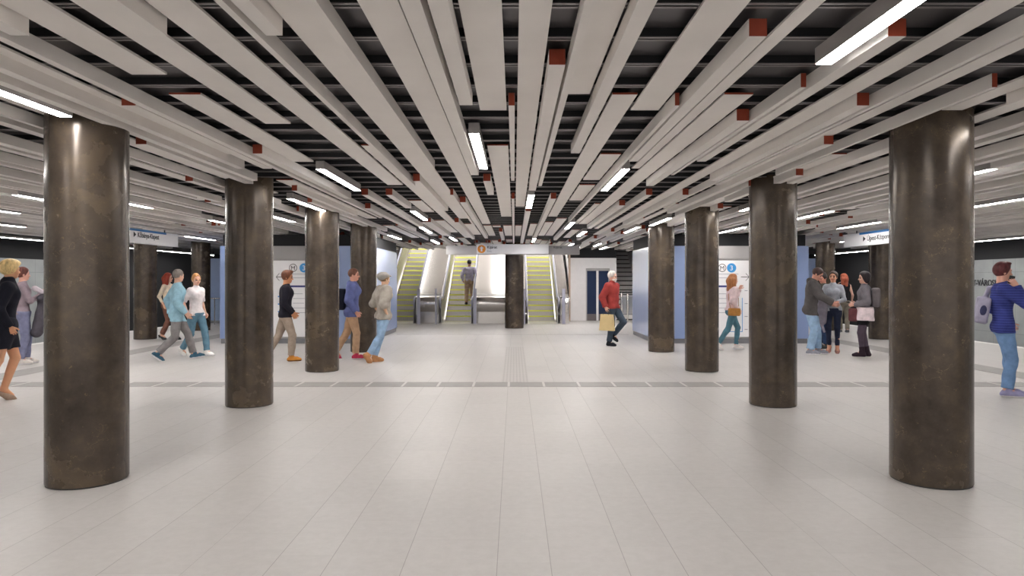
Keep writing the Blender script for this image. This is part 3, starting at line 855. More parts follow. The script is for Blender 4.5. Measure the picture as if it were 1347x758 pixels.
EYE = plain('eye_dark', (.02, .015, .012), .3, var=0); EYEW = plain('eye_white', (.7, .68, .66), .3, var=0)
LIP = plain('lips', srgb(176, 100, 92), .5, var=0)

def person(label, x, y, yaw, H=1.75, sex='m', lean=0, drop=0.0, footL=(0, .1, 0, 0, 0), footR=(0, -.1, 0, 0, 0),
           wL=None, wR=None, elbL=(-1, .5, -.3), elbR=(-1, -.5, -.3), hy=0, hp=0, z=0, twist=0,
           skin=(214, 168, 142), hair=None, top=None, legs=None, shoes=None, skirt=None, hscale=1, px=0, h=.009, handdir=None, pelx=0, extra=None, curl=.45, cat='person', legwear='trousers', palmL=None, palmR=None):
    yaw = yaw-math.atan2(x, y)
    e = empty('person', (x, y, z), yaw, label=label, cat='person')
    s = H/1.75; fem = sex == 'f'
    sk = skinmat('skin_%d_%d_%d' % skin, skin)
    feet = []
    for ft in (footL, footR):
        ft = list(ft)
        if ft[3] > 0: ft[2] = max(ft[2], .12*math.sin(R(ft[3]))+.085*(math.cos(R(ft[3]))-1))
        feet.append(tuple(ft))
    footL, footR = feet
    reach = [ft[2]+.085+math.sqrt(.818**2-(ft[0]-pelx)**2-(abs(ft[1])-.085)**2) for ft in feet]
    ph = (min(min(reach), .905+max(0, -drop))+.02)*s
    P0 = V(pelx, 0, ph); la = R(lean)
    u = V(math.sin(la), 0, math.cos(la)); w = V(math.cos(la), 0, -math.sin(la)); lf = V(0, 1, 0)
    Rt0 = np.stack([w, lf, u], 1)
    Rt = Rt0 @ rotz(R(twist))
    def T(a, b, c, tw=1): return P0+s*(w*0)+ (Rt if tw else Rt0) @ (V(a, b, c)*s)
    shw = .155 if fem else .178; hipw = .085
    # torso prims
    def torso(off=0, k=.05, cuts=None, belly=0, hemdrop=0):
        W = (.155, .122, .148) if fem else (.155, .140, .168)
        L_ = [ell(T(.0-.0, 0, -.0, 0), V(.108+off, W[0]+off, .125+off)*s, Rt0, k, cuts),
              ell(T(-.005, 0, .17), V(.093+off+belly, W[1]+off+belly, .16+off)*s, Rt, k, cuts),
              ell(T(-.005, 0, .36), V(.108+off, W[2]+off, .165+off)*s, Rt, k, cuts),
              cap(T(-.01, shw*.78, .475), T(-.01, -shw*.78, .475), (.05+off)*s, (.05+off)*s, k, cuts),
              cap(T(-.015, 0, .47), T(.005, 0, .55), (.068+off)*s, (.05+off*.3)*s, k, cuts)]
        if fem:
            L_ += [ell(T(.075, .07, .385), V(.036+off, .052+off, .055+off)*s, Rt, .03, cuts), ell(T(.075, -.07, .385), V(.036+off, .052+off, .055+off)*s, Rt, .03, cuts)]
        else: L_ += [ell(T(.03, 0, .40), V(.085+off, .14+off, .09+off)*s, Rt, .04, cuts)]
        L_ += [ell(T(-.048 if fem else -.038, .07, -.03, 0), V(.075+off, .075+off, .085+off)*s, Rt0, .03, cuts), ell(T(-.048 if fem else -.038, -.07, -.03, 0), V(.075+off, .075+off, .085+off)*s, Rt0, .03, cuts)]
        return L_
    S_ = {1: T(-.01, shw, .475), -1: T(-.01, -shw, .475)}
    Hp = {1: T(0, hipw, -.02, 0), -1: T(0, -hipw, -.02, 0)}
    # arms
    if wL is None: wL = (.05, .06, -.5)
    if wR is None: wR = (.05, .06, -.5)
    arm = {}
    for sd, wt, hint, pn in ((1, wL, elbL, palmL), (-1, wR, elbR, palmR)):
        tgt = S_[sd]+V(wt[0], sd*wt[1], wt[2])*s
        el, wr = ik(S_[sd], tgt, .285*s, .25*s, hint)
        hd = unit(wr-el)
        if handdir and sd in handdir: hd = unit(V(*handdir[sd]))
        inn = V(0, -sd, 0) if pn is None else V(*pn)
        inn = unit(inn-hd*(inn @ hd)); th = np.cross(hd, inn)*(-sd if True else 1); 
        th = unit(th)
        if pn is None and th[0] < 0 and abs(th[0]) > .3: th = -th
        arm[sd] = (S_[sd], el, wr, hd, inn, th)
    # legs
    leg = {}; LT, LS = .415*s, .41*s
    for sd, ft in ((1, footL), (-1, footR)):
        fx, fy, fz, pitch, fyaw = ft
        an = V(fx, fy, fz+.085)*s
        fd = rotz(R(fyaw)) @ V(math.cos(R(pitch)), 0, -math.sin(R(pitch)))
        kn, an2 = ik(Hp[sd], an, LT, LS, (1, sd*.05+.3*math.sin(R(fyaw)), .1))
        leg[sd] = (Hp[sd], kn, an2, fd, pitch)
    thr, knr, anr = ((.088, .056, .04) if fem else (.088, .06, .043))
    def legprims(off=0, k=.03, end=None, calf=True, flare=0):
        out = []
        for sd in (1, -1):
            hp_, kn, an, fd, _ = leg[sd]
            cu = None
            dv = unit(an-kn)
            if end is not None:
                lim_ = (kn+dv*np.linalg.norm(an-kn)*end) @ dv; cu = [(tuple(dv), lim_)]
            out.append(cap(hp_, kn, (thr+off)*s, (knr+off)*s, k*.7))
            out.append(cap(kn, an, (knr+off)*s, (anr+off+flare)*s, k*.4, cu))
            if calf:
                b_ = unit(np.cross(dv, V(0, 1, 0))); b_ = -b_ if b_[0] > 0 else b_
                m_ = kn+(an-kn)*.3+b_*.016*s
                out.append(cap(kn+(an-kn)*.12+b_*.008*s, kn+(an-kn)*.5+b_*.008*s, (.047+off*.8)*s, (.04+off*.8)*s, k*.4))
        return out
    # head
    hc0 = T(.005, 0, .55)
    Rh = rotz(R(hy)) @ roty(R(hp))
    hb = T(.0, 0, .60)                     # pivot at the top of the neck
    hs = s**.5*hscale
    def Hd(a, b, c): return hb+Rh @ (V(a, b, c)*hs)
    hp_prims = [ell(Hd(.0, 0, .125), V(.095, .074, .098)*hs, Rh, .02),
                ell(Hd(.028, 0, .06), V(.066, .056, .07)*hs, Rh, .03),
                cap(Hd(.055, 0, .02), Hd(.068, 0, .018), .024*hs, .02*hs, .03),
                cap(Hd(.088, 0, .105), Hd(.108, 0, .07), .008*hs, .0135*hs, .012),
                cap(Hd(.072, .03, .118), Hd(.072, -.03, .118), .022*hs, .022*hs, .015),
                ell(Hd(.066, .036, .068), V(.024, .022, .026)*hs, Rh, .015), ell(Hd(.066, -.036, .068), V(.024, .022, .026)*hs, Rh, .015),
                cap(Hd(.088, .014, .04), Hd(.088, -.014, .04), .008*hs, .008*hs, .008),
                ell(Hd(-.008, .074, .088), V(.018, .009, .03)*hs, Rh, .006), ell(Hd(-.008, -.074, .088), V(.018, .009, .03)*hs, Rh, .006)]
    body = torso(0)+legprims(0)
    body += [cap(T(-.012, 0, .5), Hd(-.012, 0, .06), .055*s if not fem else .047*s, .052*s if not fem else .045*s, .03)]+hp_prims
    ur, er, wr_ = ((.047, .037, .026) if not fem else (.04, .032, .022))
    for sd in (1, -1):
        a_, el, wr, hd, inn, th = arm[sd]
        body += [cap(a_, el, ur*s*1.05, er*s, .03), cap(el, wr, er*s, wr_*s, .02), cap(el+(wr-el)*.1, el+(wr-el)*.4, er*1.08*s, er*.9*s, .02)]
        Rh_ = np.stack([hd, th, inn], 1)
        body.append(rbox(wr+hd*.048*s, V(.03, .023, .005)*s, .0105*s, Rh_, .012))
        for i in range(4):
            base = wr+hd*(.08-.004*abs(i-1))*s+th*(.029-.0195*i)*s
            L_ = (.06, .07, .064, .05)[i]*s
            sp_ = th*(.07-.05*i)
            d1 = unit(hd*math.cos(curl)+inn*math.sin(curl)+sp_*.7); d2 = unit(hd*math.cos(curl*2.2)+inn*math.sin(curl*2.2)+sp_*.5)
            m1 = base+d1*L_*.5
            body += [cap(base, m1, .0082*s, .0077*s, .003), cap(m1, m1+d2*L_*.5, .0077*s, .0066*s, .003)]
        tb = wr+hd*.03*s+th*.03*s; td = unit(hd*.75+th*.65+inn*.35)
        body += [cap(tb, tb+td*.036*s, .013*s, .0105*s, .008), cap(tb+td*.036*s, tb+td*.036*s+unit(td+hd*.6)*.03*s, .0105*s, .0085*s, .005)]
    for sd in (1, -1):
        _, kn, an, fd, pit = leg[sd]
        body += [cap(an, an-V(0, 0, .03)*s+fd*.1*s, .036*s, .028*s, .02)]
    eyes = [Hd(.086, .031, .095), Hd(.086, -.031, .095)]; brows = [(Hd(.098, .018, .120), Hd(.086, .052, .12)), (Hd(.098, -.018, .12), Hd(.086, -.052, .12))]
    mouth = (Hd(.094, .02, .04), Hd(.094, -.02, .04))
    def mf(c):
        r = np.zeros(len(c))
        def seg(p, q, rad, v):
            d = q-p; t_ = np.clip(((c-p) @ d)/(d @ d), 0, 1); r[np.linalg.norm(c-p-t_[:, None]*d, axis=1) < rad] = v
        for a_ in eyes: seg(a_+Rh @ V(0, -.008, 0)*hs, a_+Rh @ V(0, .008, 0)*hs, .0115*hs, 1)
        for a_, b_ in brows: seg(a_, b_, .0085, 3)
        seg(*mouth, .0105*hs, 2)
        return r
    hm = hairmat('hair_%d_%d_%d' % hair['col'], hair['col']) if hair else EYE
    sdf_mesh('body', body, h, [sk, EYE, LIP, hm], e, mf)
    # hair
    if hair:
        stl = hair.get('style', 'short'); off = hair.get('off', .012)
        hpz = []
        facecut = [(tuple(Rh @ V(1, 0, -.55)), (Rh @ unit(V(1, 0, -.55))) @ Hd(.052, 0, .118))]
        hpz.append(ell(Hd(-.008, 0, .135), V(.098+off, .079+off, .098+off)*hs, Rh, .02, facecut))
        if stl in ('short', 'crop'):
            hpz = [ell(Hd(-.008, 0, .138), V(.098+off, .078+off*.8, .093+off)*hs, Rh, .02, facecut+[(tuple(Rh @ V(.0, 0, -1)), (Rh @ V(0, 0, -1)) @ Hd(0, 0, .055))])]
        if stl == 'quiff': 
            hpz += [ell(Hd(.05, 0, .215), V(.055, .055, .028)*hs, Rh, .03)]
        if stl == 'bob':
            hpz += [ell(Hd(-.03, 0, .08), V(.085, .088, .1)*hs, Rh, .03, facecut)]
        if stl == 'pixie':
            hpz += [ell(Hd(.02, 0, .19), V(.1, .085, .055)*hs, Rh, .03), ell(Hd(-.03, 0, .125), V(.092, .088, .075)*hs, Rh, .03, facecut)]
        if stl in ('long', 'curly'):
            w_ = .03 if stl == 'curly' else .012
            ln = hair.get('len', .25)
            hpz += [ell(Hd(-.035, 0, .07), V(.08+w_, .09+w_, .11)*hs, Rh, .03, facecut)]
            hpz += [cap(Hd(-.06, 0, .08), Hd(-.075, 0, .06-ln), .07+w_*.6, .045+w_*.6, .04)]
            for sd in (1, -1): hpz += [cap(Hd(-.03, sd*.07, .1), Hd(-.03, sd*.085, .05-ln*.8), .035+w_, .028+w_, .03)]
        if stl == 'bun': hpz += [ell(Hd(-.11, 0, .15), V(.045, .045, .04)*hs, Rh, .02)]
        if stl == 'tail': hpz += [cap(Hd(-.1, 0, .14), Hd(-.14, 0, -.12), .035, .022, .03)]
        sdf_mesh('hair', hpz, h, hm, e, wrinkle=.004 if stl != 'crop' else .0015, seed=int(x*10) % 97)
        if hair.get('beard'):
            sdf_mesh('beard', [ell(Hd(.034, 0, .035), V(.068, .061, .048)*hs, Rh, .02, [(tuple(Rh @ V(0, 0, 1)), (Rh @ V(0, 0, 1)) @ Hd(0, 0, .06))])], h, hairmat('beard_%d' % hair['beard'][0], hair['beard']), e)
    # garments
    if top:
        o_ = top.get('off', .014); hem = top.get('hem', -.06); slv = top.get('sleeve', 1.0)
        cuts = [(tuple(-u), -(u @ T(0, 0, hem, 0)))]
        pr = torso(o_, .05, cuts, top.get('belly', 0))
        if top.get('long'):
            f_ = top['long']; pr.append(cap(T(0, .03, .1, 0), T(f_[2] if len(f_) > 2 else 0, .03, hem, 0), f_[0]*s, f_[1]*s, .05, cuts)); pr.append(cap(T(0, -.03, .1, 0), T(f_[2] if len(f_) > 2 else 0, -.03, hem, 0), f_[0]*s, f_[1]*s, .05, cuts))
        if hem < -.03:
            for sd in (1, -1): pr.append(cap(leg[sd][0], leg[sd][0]+(leg[sd][1]-leg[sd][0])*.45, (thr+o_)*s, (thr-.012+o_)*s, .03, cuts))
        for sd in (1, -1):
            a_, el, wr, hd, inn, th = arm[sd]
            so = o_+top.get('soff', .002)
            if slv <= .02: continue
            if slv > .5:
                t_ = (slv-.5)*2; dv = unit(wr-el); q = el+(wr-el)*(t_-.02)
                pr += [cap(a_, el, (ur+so)*s, (er+so)*s, .04), cap(el, wr, (er+so)*s, (wr_+so*.8)*s, .02, [(tuple(dv), q @ dv)])]
            else:
                dv = unit(el-a_); q = a_+(el-a_)*slv*2
                pr += [cap(a_, el, (ur+so)*s, (er+so*1.4)*s, .04, [(tuple(dv), q @ dv)])]
        if top.get('hood'):
            pr += [ell(T(-.075, 0, .535), V(.06, .1, .06)*s, Rt, .03), cap(T(-.02, .07, .545), T(.06, .05, .50), .025*s, .015*s, .03), cap(T(-.02, -.07, .545), T(.06, -.05, .50), .025*s, .015*s, .03)]
        if top.get('collar'):
            pr += [cap(T(-.03, .0, .545), T(-.005, 0, .585), .062*s, .058*s, .01)]
        to = sdf_mesh(top.get('name', 'shirt'), pr, max(h, .01), top['mat'], e, wrinkle=top.get('wr', .0035), seed=int(abs(x)*31) % 97)
        if top.get('hemband'):
            cu2 = [(tuple(-u), -(u @ T(0, 0, hem-.012, 0))), (tuple(u), (u @ T(0, 0, hem+.018, 0)))]
            pb = [(p_[0], p_[1], p_[2], p_[3], p_[4], p_[5], (cu2 if p_[6] is not None and p_[6] is cuts else None), None) for p_ in torso(o_+.004, .05, cuts, top.get('belly', 0)) if p_[6] is cuts]
            sdf_mesh('hem_band', pb, .009, top['hemband'], to)
    if legs:
        o_ = legs.get('off', .012)
        cuts = [(tuple(u), u @ T(0, 0, legs.get('waist', (top['hem']+.045 if top and 'hem' in top and not skirt else .09)), 0))]
        end = legs.get('end', .93)
        pr = legprims(o_, .04, end, True, legs.get('flare', .012))
        pr += [ell(T(.0, 0, 0, 0), V(.108+o_, .155+o_, .125+o_)*s, Rt0, .04, cuts), ell(T(-.048 if fem else -.038, .07, -.03, 0), V(.075+o_, .075+o_, .085+o_)*s, Rt0, .03, cuts), ell(T(-.048 if fem else -.038, -.07, -.03, 0), V(.075+o_, .075+o_, .085+o_)*s, Rt0, .03, cuts), cap(T(0, 0, .0, 0), T(0, 0, .2, 0), .125*s, .12*s, .04, cuts)]
        pr = [p_[:6]+((p_[6] or [])+cuts,)+p_[7:] for p_ in pr]
        sdf_mesh(legs.get('name', 'trousers'), pr, max(h, .01), legs['mat'], e, wrinkle=legs.get('wr', .004), seed=int(abs(x)*57) % 91)
    if skirt:
        c_ = [(tuple(u), u @ T(0, 0, .1, 0)), ((0, 0, -1), -skirt['hem']*s)]
        kk = {sd: leg[sd][1]*.55+leg[sd][0]*.45 for sd in (1, -1)}
        pr = [ell(T(0, 0, -.0, 0), V(.135, .18, .15)*s, Rt0, .05, c_)]
        for sd in (1, -1): pr.append(cap(leg[sd][0], leg[sd][0]+(leg[sd][1]-leg[sd][0])*1.25, .112*s, skirt.get('r', .1)*s, .09, c_))
        sdf_mesh('skirt', pr, max(h, .01), skirt['mat'], e, wrinkle=.002)
    if shoes:
        for sd in (1, -1):
            _, kn, an, fd, pit = leg[sd]
            up = V(0, 0, 1); up = unit(up-fd*(up @ fd)); sdv = np.cross(up, fd); Rf = np.stack([fd, sdv, up], 1)
            bot = an-up*.085*s
            heel = shoes.get('heel', 0)
            lw = .034*s
            pr = [cap(bot+fd*-.035*s+up*.036*s, bot+fd*.1*s+up*.036*s, .041*s, .046*s, .03), cap(bot+fd*.1*s+up*.036*s, bot+fd*.162*s+up*.028*s, .046*s, .035*s, .03)]
            if shoes.get('style') != 'pump': pr += [cap(bot+up*.04*s, an+up*.005*s+fd*.01*s, .046*s, .05*s if shoes.get('style') != 'boot' else .048*s, .03)]
            if shoes.get('style') == 'boot':
                q = an+(kn-an)*shoes.get('shaft', .25); dv = unit(kn-an); pr += [cap(an, q, .05*s, .056*s, .03, [(tuple(dv), dv @ q)])]
            if shoes.get('style') == 'pump':
                cutp = [(tuple(unit(up-fd*.12)), unit(up-fd*.12) @ (bot+up*.05*s))]
                pr = [p_[:6]+(cutp,)+p_[7:] for p_ in pr]
                if heel: pr += [cap(bot-fd*.04*s+up*.02*s, bot-fd*.05*s-V(0, 0, min(heel, max(bot[2]+fd[2]*-.05*s, .02)-.012)), .018*s, .008*s, .01)]
            lim2 = (bot @ up)
            pr = [p_[:6]+((p_[6] or [])+([(tuple(-up), -lim2)] if not heel else []),)+p_[7:] for p_ in pr]
            sth = shoes.get('sole_h', .022)*s
            def smf(c, up=up, lim2=lim2, sth=sth): return ((c @ up)-lim2 < sth).astype(float)
            sdf_mesh('shoe', pr, min(h, .009), [shoes['mat'], shoes.get('sole', shoes['mat'])], e, smf)
    info = dict(e=e, T=T, Hd=Hd, arm=arm, leg=leg, s=s, u=u, w=w, Rt=Rt, Rh=Rh, hs=hs, x=x, y=y, z=z, yaw=yaw)
    return info
def prop(name, label, cat, info, **k):
    return empty(name, (info['x'], info['y'], info['z']), info['yaw'], label=label, cat=cat, **k)
def at_px(xp, d): return (xp-676.5)*d/F

J_light = cm('light_blue_denim', (150, 178, 208)); J_mid = cm('mid_blue_denim', (116, 148, 190)); J_dark = cm('navy_denim', (44, 50, 70)); J_teal = cm('teal_denim', (84, 124, 138)); J_slate = cm('slate_denim', (66, 78, 92))
white_sole = plain('white_sole', srgb(232, 230, 232), .6, var=0)
W_ = lambda n, c: cm(n, c)

# 1 blond woman, black dress, high heels
d = 8.83
P = person('person with short blond hair in a black dress and beige high heels, walking', at_px(10, d), d, 0, 1.79, 'f', lean=5, footL=(-.04, .07, .05, 34, 0), footR=(-.26, -.07, .05, 44, 0), drop=-.07,
           wR=(.02, .03, -.485), wL=(-.04, .06, -.5), hy=25, skin=(216, 160, 124), hair=dict(col=(226, 196, 138), style='pixie', off=.018), curl=.5,
           top=dict(mat=W_('black_dress_cloth', (30, 30, 40)), name='jacket', hem=-.1, off=.022, soff=.008, collar=1), skirt=dict(mat=_mc['black_dress_cloth'], hem=.66, r=.078),
           shoes=dict(mat=W_('beige_leather', (176, 152, 134)), style='pump', heel=.075), h=.0075, pelx=-.03)
# 2 brown-haired woman with a coat over the arms
d = 12.7
P = person('person with brown hair hugging a dark coat and pale scarf against the grey track wall', at_px(30, d), d, R(5), 1.8, 'f', footL=(.06, .09, 0, 0, 5), footR=(-.05, -.09, 0, 0, -5),
           wL=(.26, -.16, -.2), wR=(.28, -.1, -.12), elbL=(-.2, .3, -1), elbR=(-.2, -.3, -1), hy=10, skin=(222, 168, 150), hair=dict(col=(110, 62, 54), style='bun'),
           top=dict(mat=W_('mauve_knit', (150, 134, 142)), name='sweater', hem=-.02, sleeve=1), legs=dict(mat=cm('grey_blue_denim', (128, 130, 158)), name='jeans'), shoes=dict(mat=W_('pale_canvas', (222, 214, 208)), sole=white_sole))
T = P['T']
pe = prop('draped_coat', 'long dark grey coat hanging over the folded arms of the brown-haired person', 'coat', P)
sdf_mesh('coat', [cap(T(.30, .08, .30), T(.24, .05, -.34), .06, .095, .04), cap(T(.30, -.1, .32), T(.2, -.07, -.36), .055, .1, .04), cap(T(.25, -.2, .28), T(.29, .2, .24), .06, .06, .04)], .01, W_('dark_grey_wool', (88, 84, 92)), pe, wrinkle=.007)
pe = prop('scarf', 'pale scarf hanging from the arms of the brown-haired person', 'scarf', P)
sdf_mesh('scarf', [cap(T(.17, -.1, .44), T(.4, -.1, .3), .05, .04, .04), cap(T(.4, -.12, .3), T(.37, -.14, -.02), .035, .03, .03)], .009, W_('pale_knit', (208, 198, 206)), pe, wrinkle=.004)
# 3 red-haired woman
d = 18.0
P = person('person with long red hair, cream blouse and brown trousers walking past the far columns', at_px(221, d), d, R(-35), 1.75, 'f', footL=(.16, .07, .04, 20, 0), footR=(-.13, -.07, .05, 30, 0), drop=.0, wL=(.02, .08, -.49), wR=(.05, .08, -.48), hy=25, skin=(222, 172, 146),
           hair=dict(col=(142, 50, 28), style='curly', len=.12), top=dict(mat=W_('cream_blouse', (226, 208, 184)), name='blouse', hem=-.0, sleeve=.85), legs=dict(mat=W_('brown_cloth', (122, 84, 72))), shoes=dict(mat=M['rubber'], style='pump', heel=.04), h=.011)
# 4 teal shirt man
d = 13.45
P = person('person with short grey hair in a teal shirt, grey trousers and blue trainers, walking', at_px(232, d), d, R(4), 1.84, 'm', lean=3, footL=(.30, .08, 0, -6, 0), footR=(-.32, -.08, .05, 38, 0), drop=.05, wR=(.13, .03, -.475), wL=(-.1, .03, -.48), hy=35, skin=(208, 164, 142),
           hair=dict(col=(120, 112, 106), style='crop', off=.006), top=dict(mat=W_('teal_shirt_cloth', (150, 188, 204)), hem=-.15, off=.022, soff=.012, wr=.006), legs=dict(mat=W_('grey_chino', (134, 130, 130))), shoes=dict(mat=W_('petrol_suede', (62, 98, 118)), sole=white_sole), h=.0085)
# 5 white shirt person
d = 14.15
P = person('person with short fair hair in a white T-shirt, blue jeans and white trainers', at_px(258, d), d, R(-48), 1.72, 'f', lean=0, footL=(.22, .08, 0, 0, 0), footR=(-.30, -.09, .04, 35, 0), drop=.035, wL=(.0, .1, -.48), wR=(.02, .06, -.48), hy=-18, skin=(226, 178, 156),
           hair=dict(col=(206, 150, 96), style='short'), top=dict(mat=W_('white_jersey', (236, 226, 226)), name='t_shirt', hem=-.05, sleeve=.45, off=.018), legs=dict(mat=J_teal2 if 'J_teal2' in globals() else cm('blue_denim', (106, 142, 162)), name='jeans'), shoes=dict(mat=W_('white_canvas', (236, 232, 228)), sole=white_sole), h=.009)
# 6 black sweater man
d = 13.2
P = person('person in a black sweater, beige trousers and tan shoes passing the map board', at_px(375.5, d), d, 0, 1.76, 'm', lean=2, footL=(-.34, .08, .06, 42, 0), footR=(.10, -.08, 0, 0, 0), drop=.03, wR=(.12, .0, -.48), wL=(.15, -.02, -.47), hy=-5, hp=6, skin=(204, 142, 104),
           hair=dict(col=(104, 58, 34), style='quiff'), top=dict(mat=W_('black_knit', (34, 32, 42)), name='sweater', hem=-.07, off=.018), legs=dict(mat=W_('beige_chino', (168, 152, 138))), shoes=dict(mat=W_('tan_leather', (204, 136, 60)), sole=cm('brown_sole', (120, 84, 50))), h=.0085)
# 7 blue hoodie man + backpack
d = 13.6
P = person('person in a blue hooded jacket, tan trousers and red shoes walking beside a column', at_px(463, d), d, R(-8), 1.80, 'm', lean=3, footL=(-.32, .08, .06, 42, 0), footR=(.08, -.08, 0, 0, 0), drop=.03, wR=(.09, .03, -.485), wL=(.05, .03, -.49), skin=(214, 158, 136),
           hair=dict(col=(110, 70, 54), style='crop', off=.008), top=dict(mat=W_('blue_jacket_cloth', (96, 104, 152)), name='hooded_jacket', hem=-.1, off=.03, soff=.012, hood=1, wr=.006), legs=dict(mat=W_('tan_chino', (186, 152, 122))), shoes=dict(mat=W_('red_suede', (190, 58, 88)), sole=white_sole), h=.0085)
T = P['T']; Rt = P['Rt']
pe = prop('backpack', 'black backpack on the back of the person in the blue jacket', 'backpack', P)
bk = sdf_mesh('bag_body', [rbox(T(-.21, 0, .22), (.05, .1, .17), .04, Rt), rbox(T(-.27, 0, .14), (.02, .08, .08), .02, Rt, .02)], .01, W_('black_nylon', (28, 30, 44)), pe)
# 8 cap person
d = 13.1
P = person('person in a grey flat cap, poncho top, pale jeans and tan boots', at_px(503, d), d, R(24), 1.72, 'f', lean=1, footL=(-.14, .06, 0, 0, 0), footR=(-.33, -.08, .07, 55, 0), drop=.03, pelx=.03, wR=(.0, .02, -.48), wL=(.0, .03, -.48), hy=12, hp=2, skin=(222, 180, 150),
           hair=dict(col=(150, 120, 90), style='crop'), top=dict(mat=W_('tweed_knit', (168, 160, 150)), name='poncho_top', hem=-.07, sleeve=.62, off=.035, soff=.03, wr=.006, hemband=M['rubber']), legs=dict(mat=J_light, name='jeans', flare=.002), shoes=dict(mat=W_('tan_boot_leather', (196, 142, 100)), style='boot', shaft=.1), h=.0085)
Hd = P['Hd']; hs = P['hs']; Rh = P['Rh']
pc = sdf_mesh('flat_cap', [ell(Hd(-.03, 0, .165), V(.125, .1, .075)*hs, Rh, .03), ell(Hd(-.075, 0, .14), V(.075, .085, .07)*hs, Rh, .03), ell(Hd(.1, 0, .165), V(.055, .07, .012)*hs, Rh, .02)], .0085, W_('grey_tweed', (160, 156, 150)), P['e'], wrinkle=.002)
# 9 man on the escalator
zi = 4; d = Y0+TY*zi-.12+.2
P = person('person in a lavender shirt and beige trousers standing on the escalator, seen from behind', at_px(617.5, Y0+TY*3+.2), Y0+TY*3+.19, R(90), 1.78, 'm', z=RI*3+.012, footL=(0, .12, 0, 0, 8), footR=(0, -.12, 0, 0, -8), wL=(.1, .07, -.46), wR=(.06, .07, -.47), elbL=(-.8, .6, -.3), elbR=(-.8, -.6, -.3), hy=-12, skin=(190, 140, 112),
           hair=dict(col=(40, 36, 34), style='crop'), top=dict(mat=W_('lavender_shirt', (206, 200, 220)), hem=-.0, off=.024, soff=.012, wr=.005), legs=dict(mat=W_('beige_slacks', (206, 178, 150)), off=.016), shoes=dict(mat=M['rubber']), h=.011)
# 10 older man
d = 16.3
P = person('person with white hair and glasses in a red sweater carrying a paper bag', at_px(806, d), d, R(-32), 1.78, 'm', lean=-1, footR=(-.05, -.08, 0, 0, 0), footL=(-.04, .09, .17, 35, 0), drop=.0, wR=(.0, .1, -.48), wL=(-.05, .1, -.46), hy=10, skin=(226, 176, 154),
           hair=dict(col=(226, 220, 214), style='crop', beard=(222, 214, 208)), top=dict(mat=W_('red_knit', (158, 62, 58)), name='sweater', hem=-.04, off=.026, soff=.016, collar=1, belly=.02), legs=dict(mat=J_slate, name='jeans'), shoes=dict(mat=W_('black_leather', (30, 32, 38)), style='boot'), h=.0095)
Hd = P['Hd']
g_ = MB()
for sd in (1, -1): g_.tube([tuple(Hd(.103, sd*.032+.022*math.cos(a), .098+.017*math.sin(a))) for a in [i*math.pi/6 for i in range(13)]], .0025, 6)
g_.tube([tuple(Hd(.1, .056, .1)), tuple(Hd(.0, .085, .1))], .0025, 6); g_.tube([tuple(Hd(.1, -.056, .1)), tuple(Hd(.0, -.085, .1))], .0025, 6)
g_.build('glasses', M['rubber'], P['e'])
wr, hd = P['arm'][-1][2], P['arm'][-1][3]
hand = wr+hd*.1
pe = prop('paper_bag', 'kraft paper carrier bag held by the white-haired person', 'paper bag', P)
MB().prism([(hand[0]-.19, hand[2]-.46), (hand[0]+.19, hand[2]-.46), (hand[0]+.15, hand[2]-.08), (hand[0]-.15, hand[2]-.08)], 'y', hand[1]-.05, hand[1]+.05).build('bag_body', plain('kraft_paper', srgb(214, 190, 140), .8, var=.05), pe)
for yy in (-.05, .05):
    MB().tube([(hand[0]-.08, hand[1]+yy, hand[2]-.1), (hand[0]-.06, hand[1]+yy*.5, hand[2]-.02), (hand[0], hand[1]+yy*.1, hand[2]-.0), (hand[0]+.06, hand[1]+yy*.5, hand[2]-.02), (hand[0]+.08, hand[1]+yy, hand[2]-.1)], .005, 8).build('bag_handle', M['rubber'], pe, smooth=True)
# 11 woman with long hair at the map
d = 15.4
P = person('person with long wavy auburn hair, pale pink blouse and teal jeans before the map board', at_px(963, d), d, R(22), 1.72, 'f', lean=2, footL=(.12, .07, 0, 0, 0), footR=(-.36, -.08, .04, 32, 0), drop=.04, wR=(.06, .04, -.46), wL=(.25, .05, .02), elbL=(.2, .6, -1), hy=5, skin=(226, 178, 158),
           hair=dict(col=(172, 112, 68), style='curly', len=.2, off=.02), top=dict(mat=W_('pink_blouse', (226, 202, 204)), name='blouse', hem=.02, off=.024, soff=.015, wr=.006), legs=dict(mat=J_teal, name='jeans', flare=.0, off=.007), shoes=dict(mat=W_('white_flats', (232, 224, 220)), sole=white_sole), h=.009)
T = P['T']
pe = prop('shoulder_bag', 'tan leather shoulder bag at the hip of the auburn-haired person', 'handbag', P)
sdf_mesh('bag_body', [rbox(T(-.06, -.27, -.02), (.105, .028, .06), .025, P['Rt'])], .01, W_('tan_bag_leather', (176, 124, 66)), pe)
sdf_mesh('bag_flap', [rbox(T(-.06, -.305, .01), (.103, .006, .03), .012, P['Rt'])], .008, W_('dark_tan_leather', (150, 100, 52)), pe)
MB().tube([tuple(T(-.15, -.27, .05)), tuple(T(-.15, -.14, .3)), tuple(T(-.08, .04, .53)), tuple(T(.04, .09, .52)), tuple(T(.13, -.02, .35)), tuple(T(.05, -.26, .05))], .007, 8).build('strap', _mc['dark_tan_leather'], pe, smooth=True)
